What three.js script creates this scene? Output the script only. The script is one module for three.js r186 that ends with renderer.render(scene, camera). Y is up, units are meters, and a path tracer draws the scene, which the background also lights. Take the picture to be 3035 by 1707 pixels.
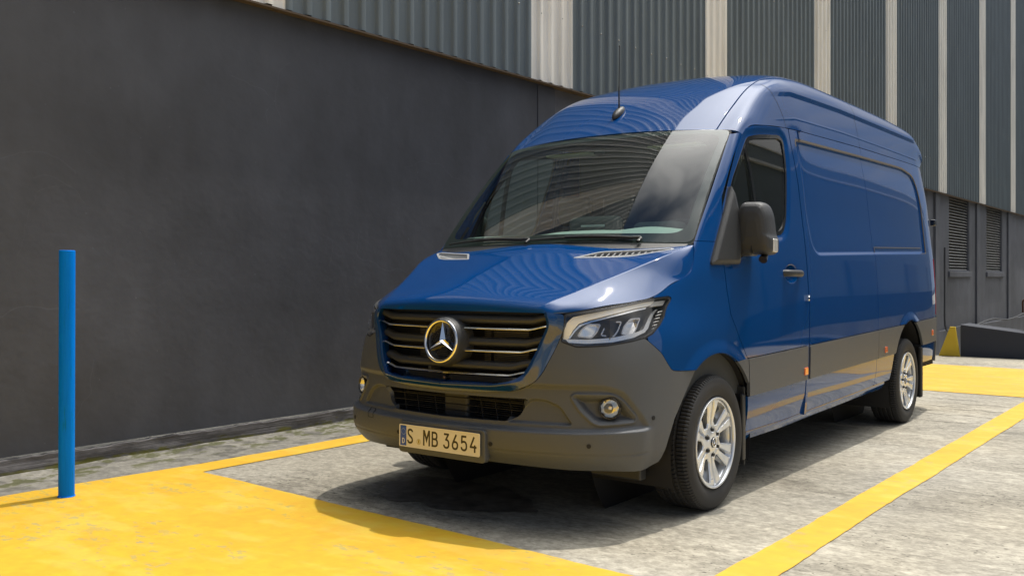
import * as THREE from 'three';
import { mergeGeometries, mergeVertices } from 'three/addons/utils/BufferGeometryUtils.js';
import { RoundedBoxGeometry } from 'three/addons/geometries/RoundedBoxGeometry.js';

// ------------------------------------------------------------------ camera, sky, sun, exposure
// World: the long warehouse wall runs along z; y up; origin on the ground between the van's front wheels.
const scene = new THREE.Scene();
const camera = new THREE.PerspectiveCamera(33.57, 3035 / 1707, 0.05, 600);
camera.position.set(3.127, 1.2, 4.528);
camera.rotation.set(0, 0.65475, 0);
camera.setViewOffset(3035, 1707, 0, 33.7, 3035, 1707);          // the lens is shifted a little downwards

const renderer = new THREE.WebGLRenderer();
renderer.setSize(1024, 575);
renderer.toneMapping = THREE.LinearToneMapping;
renderer.toneMappingExposure = 0.87;
renderer.shadowMap.enabled = true;

const SUN = new THREE.Vector3(0.066, 1, -0.352).normalize();
const sun = new THREE.DirectionalLight(new THREE.Color().setRGB(1.0, 0.93, 0.82), 3.45);
sun.position.copy(SUN).multiplyScalar(60);
sun.castShadow = true; sun.shadow.radius = 1;
sun.shadow.mapSize.set(4096, 4096);
Object.assign(sun.shadow.camera, { left: -14, right: 14, top: 14, bottom: -14, near: 1, far: 140 });
scene.add(sun); scene.add(sun.target);

// seeded noise
const hash = (x, y, s = 0) => { let h = (x * 374761393 + y * 668265263 + s * 1442695041) | 0; h = Math.imul(h ^ (h >>> 13), 1274126177); h ^= h >>> 16; return (h >>> 0) / 4294967296; };
const sm = (t) => t * t * (3 - 2 * t);
const clamp = (x, a = 0, b = 1) => Math.min(b, Math.max(a, x));
const sstep = (a, b, x) => sm(clamp((x - a) / (b - a)));
const lerp = (a, b, t) => a + (b - a) * t;
function vnoise(x, y, px, py, s) {                               // value noise, periodic in px, py
  const x0 = Math.floor(x), y0 = Math.floor(y), fx = sm(x - x0), fy = sm(y - y0);
  const w = (a, p) => ((a % p) + p) % p;
  const a = hash(w(x0, px), w(y0, py), s), b = hash(w(x0 + 1, px), w(y0, py), s), c = hash(w(x0, px), w(y0 + 1, py), s), d = hash(w(x0 + 1, px), w(y0 + 1, py), s);
  return lerp(lerp(a, b, fx), lerp(c, d, fx), fy);
}
function fbm(u, v, fx, fy, oct, s, gain = 0.5) {                 // u, v in 0..1, tiles
  let t = 0, a = 1, n = 0;
  for (let i = 0; i < oct; i++) { t += a * vnoise(u * fx, v * fy, fx, fy, s + i * 17); n += a; a *= gain; fx *= 2; fy *= 2; }
  return t / n;
}
let seed = 7; const rnd = () => { seed = (Math.imul(seed, 1664525) + 1013904223) >>> 0; return seed / 4294967296; };

// sky: thin bright cloud over blue
{
  const W = 2048, H = 1024, d = new Float32Array(W * H * 4);
  const n2 = (x, y, s) => vnoise(x, y, 4096, 4096, s);
  const f2 = (x, y, o, s) => { let t = 0, a = 1, n = 0; for (let i = 0; i < o; i++) { t += a * n2(x, y, s + i * 13); n += a; a *= 0.54; x = x * 2.03 + 11; y = y * 2.03 + 5; } return t / n; };
  for (let j = 0; j < H; j++) for (let i = 0; i < W; i++) {
    const el = ((j + 0.5) / H - 0.5) * Math.PI, az = ((i + 0.5) / W - 0.5) * 2 * Math.PI;
    const y = Math.sin(el), x = Math.cos(el) * Math.cos(az), z = Math.cos(el) * Math.sin(az);
    let r, g, b;
    if (y < -0.02) { r = 0.16; g = 0.155; b = 0.145; } else {
      const h = Math.pow(1 - clamp(y), 3.2), c = clamp(x * SUN.x + y * SUN.y + z * SUN.z);
      r = lerp(0.075, 0.38, h); g = lerp(0.165, 0.45, h); b = lerp(0.36, 0.56, h);
      const au = 0.30 * Math.pow(c, 6) + 0.5 * Math.pow(c, 30); r += au; g += au * 0.98; b += au * 0.92;
      const k = 1 / (Math.max(y, 0) + 0.11), px = x * k * 1.15 + 349.62, pz = z * k * 1.15 + 88.02;
      const wx = f2(px * 0.9, pz * 0.9, 4, 3) - 0.5, wz = f2(px * 0.9, pz * 0.9, 4, 91) - 0.5;
      const m = f2(px * 1.0 + wx * 1.6, pz * 0.75 + wz * 1.6, 7, 21), big = f2(px * 0.33, pz * 0.33, 3, 57);
      const cl = sstep(0.34, 0.56, m * 0.72 + big * 0.33) * sstep(-0.02, 0.10, y);
      const br = 0.44 + 0.40 * sstep(0.5, 0.8, m) + 8.0 * Math.pow(c, 7.5);
      r = lerp(r, br * 1.0, cl * 0.88); g = lerp(g, br * 0.985, cl * 0.88); b = lerp(b, br * 0.95, cl * 0.88);
    }
    const o = (j * W + i) * 4; d[o] = r; d[o + 1] = g; d[o + 2] = b; d[o + 3] = 1;
  }
  const sky = new THREE.DataTexture(d, W, H, THREE.RGBAFormat, THREE.FloatType);
  sky.mapping = THREE.EquirectangularReflectionMapping; sky.magFilter = THREE.LinearFilter; sky.needsUpdate = true;
  scene.background = sky; scene.environment = sky; scene.environmentIntensity = 1;
}

// ------------------------------------------------------------------ helpers
const taken = new Map();
function numbered(n) { const k = taken.get(n) || 0; taken.set(n, k + 1); return k ? `${n}_${String(k).padStart(3, '0')}` : n; }
function add(mesh, name, parent) { mesh.name = parent === scene ? numbered(name) : name; mesh.castShadow = mesh.receiveShadow = true; parent.add(mesh); return mesh; }
const M = (name, geo, mat, parent = scene) => add(new THREE.Mesh(Array.isArray(geo) ? merge(geo) : geo, mat), name, parent);
function tag(o, label, category, group) { o.userData.label = label; o.userData.category = category; if (group) o.userData.group = group; return o; }
function struct(o) { o.userData.kind = 'structure'; return o; }
function thing(name, label, category, group) { const g = new THREE.Group(); g.name = numbered(name); scene.add(g); return tag(g, label, category, group); }
function merge(list) {
  return mergeGeometries(list.map((g) => { const h = g.index ? g.toNonIndexed() : g.clone(); for (const k of Object.keys(h.attributes)) if (!['position', 'normal', 'uv'].includes(k)) h.deleteAttribute(k);
    if (!h.attributes.uv) h.setAttribute('uv', new THREE.BufferAttribute(new Float32Array(h.attributes.position.count * 2), 2)); return h; }));
}
function box(x0, x1, y0, y1, z0, z1) { const g = new THREE.BoxGeometry(x1 - x0, y1 - y0, z1 - z0); g.translate((x0 + x1) / 2, (y0 + y1) / 2, (z0 + z1) / 2); return boxUV(g); }
function rbox(x0, x1, y0, y1, z0, z1, r = 0.01, seg = 2) { const g = new RoundedBoxGeometry(x1 - x0, y1 - y0, z1 - z0, seg, r); g.translate((x0 + x1) / 2, (y0 + y1) / 2, (z0 + z1) / 2); return boxUV(g); }
function boxUV(g, k = 1) {                                        // uv in metres by dominant axis
  const p = g.attributes.position, n = g.attributes.normal, uv = new Float32Array(p.count * 2);
  for (let i = 0; i < p.count; i++) {
    const ax = Math.abs(n.getX(i)), ay = Math.abs(n.getY(i)), az = Math.abs(n.getZ(i));
    const [a, b] = ax >= ay && ax >= az ? [p.getZ(i), p.getY(i)] : ay >= az ? [p.getX(i), p.getZ(i)] : [p.getX(i), p.getY(i)];
    uv[2 * i] = a * k; uv[2 * i + 1] = b * k;
  }
  g.setAttribute('uv', new THREE.BufferAttribute(uv, 2)); return g;
}
const V3 = (a) => new THREE.Vector3(a[0], a[1], a[2]);
function tube(pts, r, seg = 40, rad = 8, closed = false) { return new THREE.TubeGeometry(new THREE.CatmullRomCurve3(pts.map(V3), closed, 'centripetal'), seg, r, rad, closed); }
function rod(a, b, r, r2 = r, n = 10) { const A = V3(a), B = V3(b), g = new THREE.CylinderGeometry(r2, r, A.distanceTo(B), n); g.applyQuaternion(new THREE.Quaternion().setFromUnitVectors(new THREE.Vector3(0, 1, 0), B.clone().sub(A).normalize())); g.translate((A.x + B.x) / 2, (A.y + B.y) / 2, (A.z + B.z) / 2); return g; }
const lin = (a, b, n) => Array.from({ length: n + 1 }, (_, i) => a + (b - a) * i / n);
function mirrorX(g) { const h = g.clone(), p = h.attributes.position, n = h.attributes.normal; for (let i = 0; i < p.count; i++) { p.setX(i, -p.getX(i)); n.setX(i, -n.getX(i)); }
  if (h.index) { const a = h.index.array; for (let i = 0; i < a.length; i += 3) { const t = a[i]; a[i] = a[i + 1]; a[i + 1] = t; } }
  else for (const at of Object.values(h.attributes)) { const k = at.itemSize, a = at.array; for (let i = 0; i < a.length; i += 3 * k) for (let c = 0; c < k; c++) { const t = a[i + c]; a[i + c] = a[i + k + c]; a[i + k + c] = t; } }
  return h; }

// natural cubic spline through vectors
function spl(t, V) {
  const n = t.length, D = V[0].length, h = [], Mm = [];
  for (let i = 0; i < n - 1; i++) h.push(t[i + 1] - t[i]);
  const c = new Float64Array(n), q = Array.from({ length: n }, () => new Float64Array(D));
  for (let i = 1; i < n - 1; i++) {
    const a = h[i - 1], b = 2 * (h[i - 1] + h[i]), m = b - a * c[i - 1]; c[i] = h[i] / m;
    for (let k = 0; k < D; k++) q[i][k] = (6 * ((V[i + 1][k] - V[i][k]) / h[i] - (V[i][k] - V[i - 1][k]) / h[i - 1]) - a * q[i - 1][k]) / m;
  }
  for (let i = n - 1; i >= 0; i--) { Mm[i] = new Float64Array(D); if (i > 0 && i < n - 1) for (let k = 0; k < D; k++) Mm[i][k] = q[i][k] - c[i] * Mm[i + 1][k]; }
  return (x) => {
    let i = 0, j = n - 1; while (j - i > 1) { const m = (i + j) >> 1; if (t[m] > x) j = m; else i = m; }
    const H = h[i], a = t[i + 1] - x, b = x - t[i], o = new Array(D);
    for (let k = 0; k < D; k++) o[k] = Mm[i][k] * a * a * a / (6 * H) + Mm[i + 1][k] * b * b * b / (6 * H) + (V[i][k] / H - Mm[i][k] * H / 6) * a + (V[i + 1][k] / H - Mm[i + 1][k] * H / 6) * b;
    return o;
  };
}
const pl = (xs, ys) => (x) => { if (x <= xs[0]) return ys[0]; for (let i = 1; i < xs.length; i++) if (x <= xs[i]) return lerp(ys[i - 1], ys[i], (x - xs[i - 1]) / (xs[i] - xs[i - 1])); return ys[ys.length - 1]; };
// signed distance to a polygon, positive inside
function sdPoly(pts) {
  const n = pts.length; let x0 = 1e9, x1 = -1e9, y0 = 1e9, y1 = -1e9;
  for (const [x, y] of pts) { x0 = Math.min(x0, x); x1 = Math.max(x1, x); y0 = Math.min(y0, y); y1 = Math.max(y1, y); }
  return (x, y) => {
    let d = 1e9, inside = false;
    for (let i = 0, j = n - 1; i < n; j = i++) {
      const ax = pts[j][0], ay = pts[j][1], bx = pts[i][0], by = pts[i][1], ex = bx - ax, ey = by - ay, wx = x - ax, wy = y - ay;
      const t = clamp((wx * ex + wy * ey) / (ex * ex + ey * ey + 1e-12)), qx = wx - ex * t, qy = wy - ey * t; d = Math.min(d, qx * qx + qy * qy);
      if ((ay > y) !== (by > y) && x < (bx - ax) * (y - ay) / (by - ay) + ax) inside = !inside;
    }
    return (inside ? 1 : -1) * Math.sqrt(d);
  };
}
function roundPoly(pts, r, k = 5) {                                // round every corner of a closed polygon
  const o = [], n = pts.length;
  for (let i = 0; i < n; i++) {
    const p = pts[i], a = pts[(i + n - 1) % n], b = pts[(i + 1) % n], rr = p[2] ?? r;
    const la = Math.hypot(a[0] - p[0], a[1] - p[1]), lb = Math.hypot(b[0] - p[0], b[1] - p[1]), q = Math.min(rr, la * 0.48, lb * 0.48);
    const A = [p[0] + (a[0] - p[0]) * q / la, p[1] + (a[1] - p[1]) * q / la], B = [p[0] + (b[0] - p[0]) * q / lb, p[1] + (b[1] - p[1]) * q / lb];
    for (let j = 0; j <= k; j++) { const t = j / k, u = 1 - t; o.push([u * u * A[0] + 2 * u * t * p[0] + t * t * B[0], u * u * A[1] + 2 * u * t * p[1] + t * t * B[1]]); }
  }
  return o;
}
// A trimmed surface: grid us x vs of row(v)(u) -> [x,y,z], kept where field >= 0, with an edge folded inwards by `skirt`.
function sheet(us, vs, row, field = null, { skirt = 0.018, flip = false, disp = null, uvk = 1, close = 0 } = {}) {
  const nu = us.length, nv = vs.length, P = new Float64Array(nu * nv * 3), N = new Float64Array(nu * nv * 3), F = new Float64Array(nu * nv).fill(1);
  for (let j = 0; j < nv; j++) { const f = row(vs[j]); for (let i = 0; i < nu; i++) {
    const p = f(us[i]), o = (j * nu + i) * 3; if (field) F[j * nu + i] = field(us[i], vs[j], p);
    if (disp) { const d = disp(us[i], vs[j], p); p[0] += d[0]; p[1] += d[1]; p[2] += d[2]; } P[o] = p[0]; P[o + 1] = p[1]; P[o + 2] = p[2]; } }
  const sg = flip ? -1 : 1;
  for (let j = 0; j < nv; j++) for (let i = 0; i < nu; i++) {
    const a = (j * nu + Math.max(i - 1, 0)) * 3, b = (j * nu + Math.min(i + 1, nu - 1)) * 3, c = (Math.max(j - 1, 0) * nu + i) * 3, d = (Math.min(j + 1, nv - 1) * nu + i) * 3;
    const ux = P[b] - P[a], uy = P[b + 1] - P[a + 1], uz = P[b + 2] - P[a + 2], vx = P[d] - P[c], vy = P[d + 1] - P[c + 1], vz = P[d + 2] - P[c + 2];
    let x = uy * vz - uz * vy, y = uz * vx - ux * vz, z = ux * vy - uy * vx; const l = sg / (Math.hypot(x, y, z) || 1), o = (j * nu + i) * 3; N[o] = x * l; N[o + 1] = y * l; N[o + 2] = z * l;
  }
  const pos = [], nor = [], uv = [], idx = [], vid = new Int32Array(nu * nv).fill(-1), cut = new Map();
  const put = (x, y, z, a, b, c, u, v) => { pos.push(x, y, z); nor.push(a, b, c); uv.push(u * uvk, v * uvk); return pos.length / 3 - 1; };
  const vert = (k) => { if (vid[k] < 0) vid[k] = put(P[3 * k], P[3 * k + 1], P[3 * k + 2], N[3 * k], N[3 * k + 1], N[3 * k + 2], us[k % nu], vs[(k / nu) | 0]); return vid[k]; };
  const edge = (a, b) => { if (a > b) { const t = a; a = b; b = t; } const key = a * nu * nv + b; let e = cut.get(key); if (e === undefined) {
    const t = F[a] / (F[a] - F[b]), q = (A, c) => lerp(A[3 * a + c], A[3 * b + c], t); let n0 = q(N, 0), n1 = q(N, 1), n2 = q(N, 2); const l = Math.hypot(n0, n1, n2) || 1;
    e = put(q(P, 0), q(P, 1), q(P, 2), n0 / l, n1 / l, n2 / l, lerp(us[a % nu], us[b % nu], t), lerp(vs[(a / nu) | 0], vs[(b / nu) | 0], t)); cut.set(key, e); } return e; };
  const rim = [], tri = (a, b, c) => (flip ? idx.push(a, c, b) : idx.push(a, b, c));
  const T = (a, b, c) => {
    const s = (F[a] >= 0) + (F[b] >= 0) + (F[c] >= 0); if (!s) return;
    if (s === 3) { tri(vert(a), vert(b), vert(c)); return; }
    while (!((s === 1 && F[a] >= 0) || (s === 2 && F[a] < 0))) { const t = a; a = b; b = c; c = t; }
    const e = edge(a, b), f = edge(a, c);
    if (s === 1) { tri(vert(a), e, f); rim.push([e, f]); } else { tri(e, vert(b), vert(c)); tri(e, vert(c), f); rim.push([f, e]); }
  };
  for (let j = 0; j < nv - 1; j++) for (let i = 0; i < nu - 1; i++) { const a = j * nu + i, b = a + 1, c = a + nu, d = c + 1; T(a, b, d); T(a, d, c); }
  if (close) {                                                     // fold the grid's own border too
    for (let i = 0; i < nu - 1; i++) { if (F[i] >= 0 && F[i + 1] >= 0) rim.push([vert(i + 1), vert(i)]); const k = (nv - 1) * nu + i; if (F[k] >= 0 && F[k + 1] >= 0) rim.push([vert(k), vert(k + 1)]); }
    for (let j = 0; j < nv - 1; j++) { const k = j * nu; if (F[k] >= 0 && F[k + nu] >= 0) rim.push([vert(k), vert(k + nu)]); const m = k + nu - 1; if (F[m] >= 0 && F[m + nu] >= 0) rim.push([vert(m + nu), vert(m)]); }
  }
  if (skirt) for (const [a, b] of rim) {
    const A = pos.slice(3 * a, 3 * a + 3), B = pos.slice(3 * b, 3 * b + 3), na = nor.slice(3 * a, 3 * a + 3), nb = nor.slice(3 * b, 3 * b + 3);
    const e = [B[0] - A[0], B[1] - A[1], B[2] - A[2]]; if (Math.hypot(...e) < 1e-7) continue;
    let o = [e[1] * na[2] - e[2] * na[1], e[2] * na[0] - e[0] * na[2], e[0] * na[1] - e[1] * na[0]]; const l = (flip ? -1 : 1) / (Math.hypot(...o) || 1); o = o.map((x) => x * l);
    const q = [put(...A, ...o, 0, 0), put(...B, ...o, 0, 0), put(B[0] - nb[0] * skirt, B[1] - nb[1] * skirt, B[2] - nb[2] * skirt, ...o, 0, 0), put(A[0] - na[0] * skirt, A[1] - na[1] * skirt, A[2] - na[2] * skirt, ...o, 0, 0)];
    tri(q[0], q[2], q[1]); tri(q[0], q[3], q[2]);
  }
  const g = new THREE.BufferGeometry(); g.setAttribute('position', new THREE.BufferAttribute(new Float32Array(pos), 3)); g.setAttribute('normal', new THREE.BufferAttribute(new Float32Array(nor), 3)); g.setAttribute('uv', new THREE.BufferAttribute(new Float32Array(uv), 2)); g.setIndex(idx); return g;
}
function tex(W, H, f, srgb = true, rep = null) {                   // f(u,v) -> [r,g,b] 0..1 (sRGB) or a grey
  const d = new Uint8Array(W * H * 4);
  for (let j = 0; j < H; j++) for (let i = 0; i < W; i++) { const c = f((i + 0.5) / W, (j + 0.5) / H, i, j), o = (j * W + i) * 4; if (typeof c === 'number') { d[o] = d[o + 1] = d[o + 2] = clamp(c) * 255; } else { d[o] = clamp(c[0]) * 255; d[o + 1] = clamp(c[1]) * 255; d[o + 2] = clamp(c[2]) * 255; } d[o + 3] = 255; }
  const t = new THREE.DataTexture(d, W, H, THREE.RGBAFormat); t.wrapS = t.wrapT = THREE.RepeatWrapping; t.magFilter = THREE.LinearFilter; t.minFilter = THREE.LinearMipmapLinearFilter; t.generateMipmaps = true; if (srgb) t.colorSpace = THREE.SRGBColorSpace; if (rep) t.repeat.set(...rep); t.needsUpdate = true; return t;
}
const rgb = (r, g, b) => new THREE.Color().setRGB(r, g, b);
const mat = (c, rough = 0.6, metal = 0, o = {}) => new THREE.MeshStandardMaterial({ color: rgb(...c), roughness: rough, metalness: metal, ...o });
const phys = (c, rough = 0.4, metal = 0, o = {}) => new THREE.MeshPhysicalMaterial({ color: rgb(...c), roughness: rough, metalness: metal, ...o });

// ------------------------------------------------------------------ surfaces
// concrete, 8 m tile: trowel streaks, mottling, pits and hairline scratches
const concreteTone = (u, v) => {
  const mott = fbm(u, v, 5, 5, 5, 11), fine = fbm(u, v, 170, 230, 4, 31, 0.8), streak = fbm(u + 0.02 * fbm(u, v, 6, 6, 3, 71), v + 0.010 * fbm(u, v, 8, 8, 3, 73), 34, 240, 3, 41, 0.62), patch = fbm(u, v, 9, 13, 5, 51, 0.58), pat2 = fbm(u, v, 26, 60, 4, 53, 0.6);
  let t = 0.655 + (mott - 0.5) * 0.16 + (fine - 0.5) * 0.42 + (streak - 0.5) * 0.13;
  t -= 0.10 * sstep(0.54, 0.66, patch) * sstep(0.38, 0.62, pat2); t += 0.07 * sstep(0.56, 0.66, pat2) * sstep(0.45, 0.56, mott);
  const pit = fbm(u, v, 300, 420, 2, 61); t -= 0.35 * sstep(0.78, 0.85, pit) * sstep(0.48, 0.6, patch);
  return t;
};
const concreteMap = tex(2048, 2048, (u, v) => { const t = concreteTone(u, v), w = fbm(u, v, 7, 7, 3, 81) - 0.5; return [t * 0.98 + 0.125 + w * 0.03, t * 0.965 + 0.112 + w * 0.012, t * 0.925 + 0.085 - w * 0.02]; });
const concreteBump = tex(1024, 1024, (u, v) => fbm(u, v, 40, 90, 5, 33, 0.6) * 0.7 + 0.3 * (1 - sstep(0.74, 0.85, fbm(u, v, 200, 260, 2, 61))), false);
for (const t of [concreteMap, concreteBump]) t.repeat.set(1 / 5.5, 1 / 5.5);
const concrete = mat([0.545, 0.54, 0.52], 0.82, 0, { map: concreteMap, bumpMap: concreteBump, bumpScale: 0.006 });
// yellow floor paint, 6 m tile, worn through in flecks
const paintMap = tex(2048, 2048, (u, v) => {
  const a = fbm(u, v, 6, 6, 5, 111), b = fbm(u, v, 40, 70, 5, 121, 0.6), c = fbm(u, v, 9, 18, 4, 131), f = fbm(u, v, 120, 120, 3, 141);
  const wear = 0.75 * sstep(0.60, 0.72, fbm(u, v, 110, 190, 4, 123, 0.62)) * sstep(0.50, 0.66, c) + 0.5 * sstep(0.70, 0.78, b) * sstep(0.5, 0.6, c), dirt = sstep(0.54, 0.70, fbm(u, v, 12, 24, 5, 151, 0.6)), pale = sstep(0.5, 0.68, fbm(u, v, 22, 50, 4, 161));
  let r = 0.985 + (a - 0.5) * 0.04, g = 0.782 + (a - 0.5) * 0.05 + (f - 0.5) * 0.07, bl = 0.21 + (a - 0.5) * 0.06;
  r -= dirt * 0.015; g -= dirt * 0.022; bl -= dirt * 0.015; g += pale * 0.035; bl += pale * 0.10;
  return [lerp(r, 0.74, wear * 0.75), lerp(g, 0.71, wear * 0.75), lerp(bl, 0.60, wear * 0.75)];
});
paintMap.repeat.set(1 / 6, 1 / 6);
const yellowPaint = mat([0.66, 0.665, 0.58], 0.62, 0, { map: paintMap, bumpMap: concreteBump, bumpScale: 0.003 });
// dark painted plaster: trowel marks, hairline cracks; 8 m x 4 m tile
const cracks = (() => {
  const c = document.createElement('canvas'); c.width = 2048; c.height = 1024; const x = c.getContext('2d'); x.fillStyle = '#000'; x.fillRect(0, 0, 2048, 1024); x.lineCap = 'round';
  for (let i = 0; i < 42; i++) { let px = rnd() * 2048, py = rnd() * 1024, a = (rnd() - 0.5) * 1.2 + (rnd() < 0.3 ? 1.2 : 0); x.strokeStyle = `rgba(255,255,255,${0.08 + rnd() * 0.22})`; x.lineWidth = 0.7 + rnd() * 0.9; x.beginPath(); x.moveTo(px, py); const n = 6 + rnd() * 22 | 0;
    for (let k = 0; k < n; k++) { a += (rnd() - 0.5) * 0.9; px += Math.cos(a) * 9; py += Math.sin(a) * 6; x.lineTo(px, py); } x.stroke(); }
  for (let i = 0; i < 260; i++) { x.fillStyle = `rgba(255,255,255,${0.2 + rnd() * 0.5})`; x.fillRect(rnd() * 2048, rnd() * 1024, 1 + rnd() * 1.6, 1 + rnd() * 1.6); }
  return x.getImageData(0, 0, 2048, 1024).data;
})();
const plasterMap = tex(2048, 1024, (u, v, i, j) => { const a = fbm(u, v, 8, 4, 5, 201), b = fbm(u, v, 60, 20, 4, 211), d = fbm(u, v, 30, 3, 4, 221, 0.6), k = cracks[(j * 2048 + i) * 4] / 255; let t = 0.325 + (a - 0.5) * 0.10 + (b - 0.5) * 0.045 + (d - 0.5) * 0.05 + k * 0.17; return [t * 0.99, t, t * 1.06]; });
const plasterBump = tex(2048, 1024, (u, v, i, j) => { const a = fbm(u, v, 22, 12, 5, 231, 0.58), b = fbm(u, v, 150, 90, 3, 241); const k = cracks[(j * 2048 + i) * 4] / 255; return 0.15 + a * 0.55 + b * 0.3 - k * 0.3; }, false);
for (const t of [plasterMap, plasterBump]) t.repeat.set(1 / 8, 1 / 4);
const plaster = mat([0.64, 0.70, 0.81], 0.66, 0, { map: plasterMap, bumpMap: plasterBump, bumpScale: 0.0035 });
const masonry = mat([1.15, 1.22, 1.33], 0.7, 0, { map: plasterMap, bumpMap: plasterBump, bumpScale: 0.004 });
const streakMap = tex(512, 1024, (u, v) => { const a = fbm(u, v, 60, 3, 4, 301, 0.6), b = fbm(u, v, 12, 10, 4, 311), t = 0.95 + (a - 0.5) * 0.12 + (b - 0.5) * 0.10; return [t, t, t]; });
streakMap.repeat.set(1 / 3, 1 / 6);
const sheetGrey = mat([0.158, 0.194, 0.216], 0.42, 0, { map: streakMap });
const sheetPale = mat([0.93, 0.91, 0.85], 0.55, 0, { map: streakMap });
const oldSteel = mat([0.09, 0.065, 0.045], 0.85);
const louvreMetal = mat([0.22, 0.22, 0.22], 0.6, 0.2);
const rust = mat([0.075, 0.03, 0.018], 0.9);
const darkPaint = mat([0.028, 0.034, 0.052], 0.7, 0, { bumpMap: plasterBump, bumpScale: 0.006 });

// ------------------------------------------------------------------ ground
{
  const s = new THREE.Shape([[-160, -160], [160, -160], [160, 160], [-160, 160]].map((p) => new THREE.Vector2(...p)));
  s.holes.push(new THREE.Path([[-2.9, 10.97], [-2.9, 46], [6, 46], [6, 10.97]].map((p) => new THREE.Vector2(...p))));   // the sunken dock behind the ramp wall
  const g = new THREE.ShapeGeometry(s); g.rotateX(-Math.PI / 2);
  const p = g.attributes.position, uv = g.attributes.uv; for (let i = 0; i < p.count; i++) uv.setXY(i, p.getX(i), -p.getZ(i));
  struct(M('concrete_ground', g, concrete));
  struct(M('dock_floor', box(-2.9, 6, -1.6, -1.4, -46, -10.97), concrete));
  struct(M('dock_kerb', [box(-2.9, 6, -1.4, -0.004, -10.97, -10.94), box(6.0, 6.03, -1.4, -0.004, -46, -10.97)], concrete));
}
// a flat sheet with a slightly ragged outline
function raggedSheet(outline, y, step, amp, sd) {
  const o = [];
  for (let i = 0; i < outline.length; i++) {
    const a = outline[i], b = outline[(i + 1) % outline.length], L = Math.hypot(b[0] - a[0], b[1] - a[1]), n = Math.max(1, Math.min(400, Math.round(L / step))), nx = -(b[1] - a[1]) / L, ny = (b[0] - a[0]) / L;
    for (let k = 0; k < n; k++) { const t = k / n, q = (vnoise(t * L * 3, i * 7.3, 999, 999, sd) - 0.5) * amp * 2 + (vnoise(t * L * 22, i * 3.1, 9999, 999, sd + 3) - 0.5) * amp; const w = k ? 1 : 0; o.push(new THREE.Vector2(a[0] + (b[0] - a[0]) * t + nx * q * w, -(a[1] + (b[1] - a[1]) * t + ny * q * w))); }
  }
  const g = new THREE.ShapeGeometry(new THREE.Shape(o)); g.rotateX(-Math.PI / 2); g.translate(0, y, 0);
  const p = g.attributes.position, uv = g.attributes.uv; for (let i = 0; i < p.count; i++) uv.setXY(i, p.getX(i), -p.getZ(i)); return g;
}
struct(M('yellow_paint_area', raggedSheet([[-1.94, 1.043], [-0.91, 1.10], [0, 1.135], [0.63, 1.178], [1.3, 1.205], [6, 1.40], [6, 9], [-2.45, 9], [-2.30, 2.7], [-2.24, 1.9], [-2.21, 1.4], [-2.17, 0.9], [-2.165, 0.3], [-2.18, -0.6], [-2.17, -9], [-1.935, -9], [-1.932, -0.4], [-1.945, 0.65]], 0.004, 0.03, 0.006, 5), yellowPaint));
struct(M('yellow_bay_line', raggedSheet([[1.445, 1.18], [1.454, -0.1], [1.452, -5.9], [1.66, -5.9], [1.64, -0.7], [1.648, 1.18]], 0.004, 0.03, 0.005, 9), yellowPaint));
struct(M('yellow_cross_band', raggedSheet([[-1.9, -9.42], [-0.4, -9.37], [0.86, -9.28], [6, -9.1], [6, -5.92], [1.39, -6.07], [0.43, -6.10], [-1.9, -6.15]], 0.004, 0.05, 0.008, 13), yellowPaint));
// weathered gutter strip along the wall, rising a little to its foot
{
  const map = tex(1024, 128, (u, v) => { const a = fbm(u, v, 120, 16, 5, 401, 0.62), b = fbm(u, v, 30, 4, 4, 411), m = sstep(0.50, 0.66, fbm(u, v, 40, 8, 5, 421, 0.6)) * sstep(0.25, 0.6, v), dk = sstep(0.55, 0.68, fbm(u, v, 26, 5, 4, 431)); let t = 0.60 + (a - 0.5) * 0.26 + (b - 0.5) * 0.16 - dk * 0.12; return [lerp(t, 0.36, m * 0.8), lerp(t * 0.985, 0.37, m * 0.8), lerp(t * 0.94, 0.22, m * 0.8)]; });
  map.repeat.set(1 / 4, 1);
  const us = lin(-11, 9, 400), vs = lin(0, 1, 10);
  const g = sheet(us, vs, (v) => (u) => [-2.14 - 0.51 * v + 0.0, 0.002 + 0.035 * v * v + 0.010 * (vnoise(u * 4, v * 3, 999, 999, 7) - 0.3) * sstep(0.1, 0.5, v) , u], null, { skirt: 0, flip: true });
  struct(M('gutter_strip', g, mat([0.62, 0.61, 0.585], 0.9, 0, { map, bumpMap: concreteBump, bumpScale: 0.012 })));
}
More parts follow.
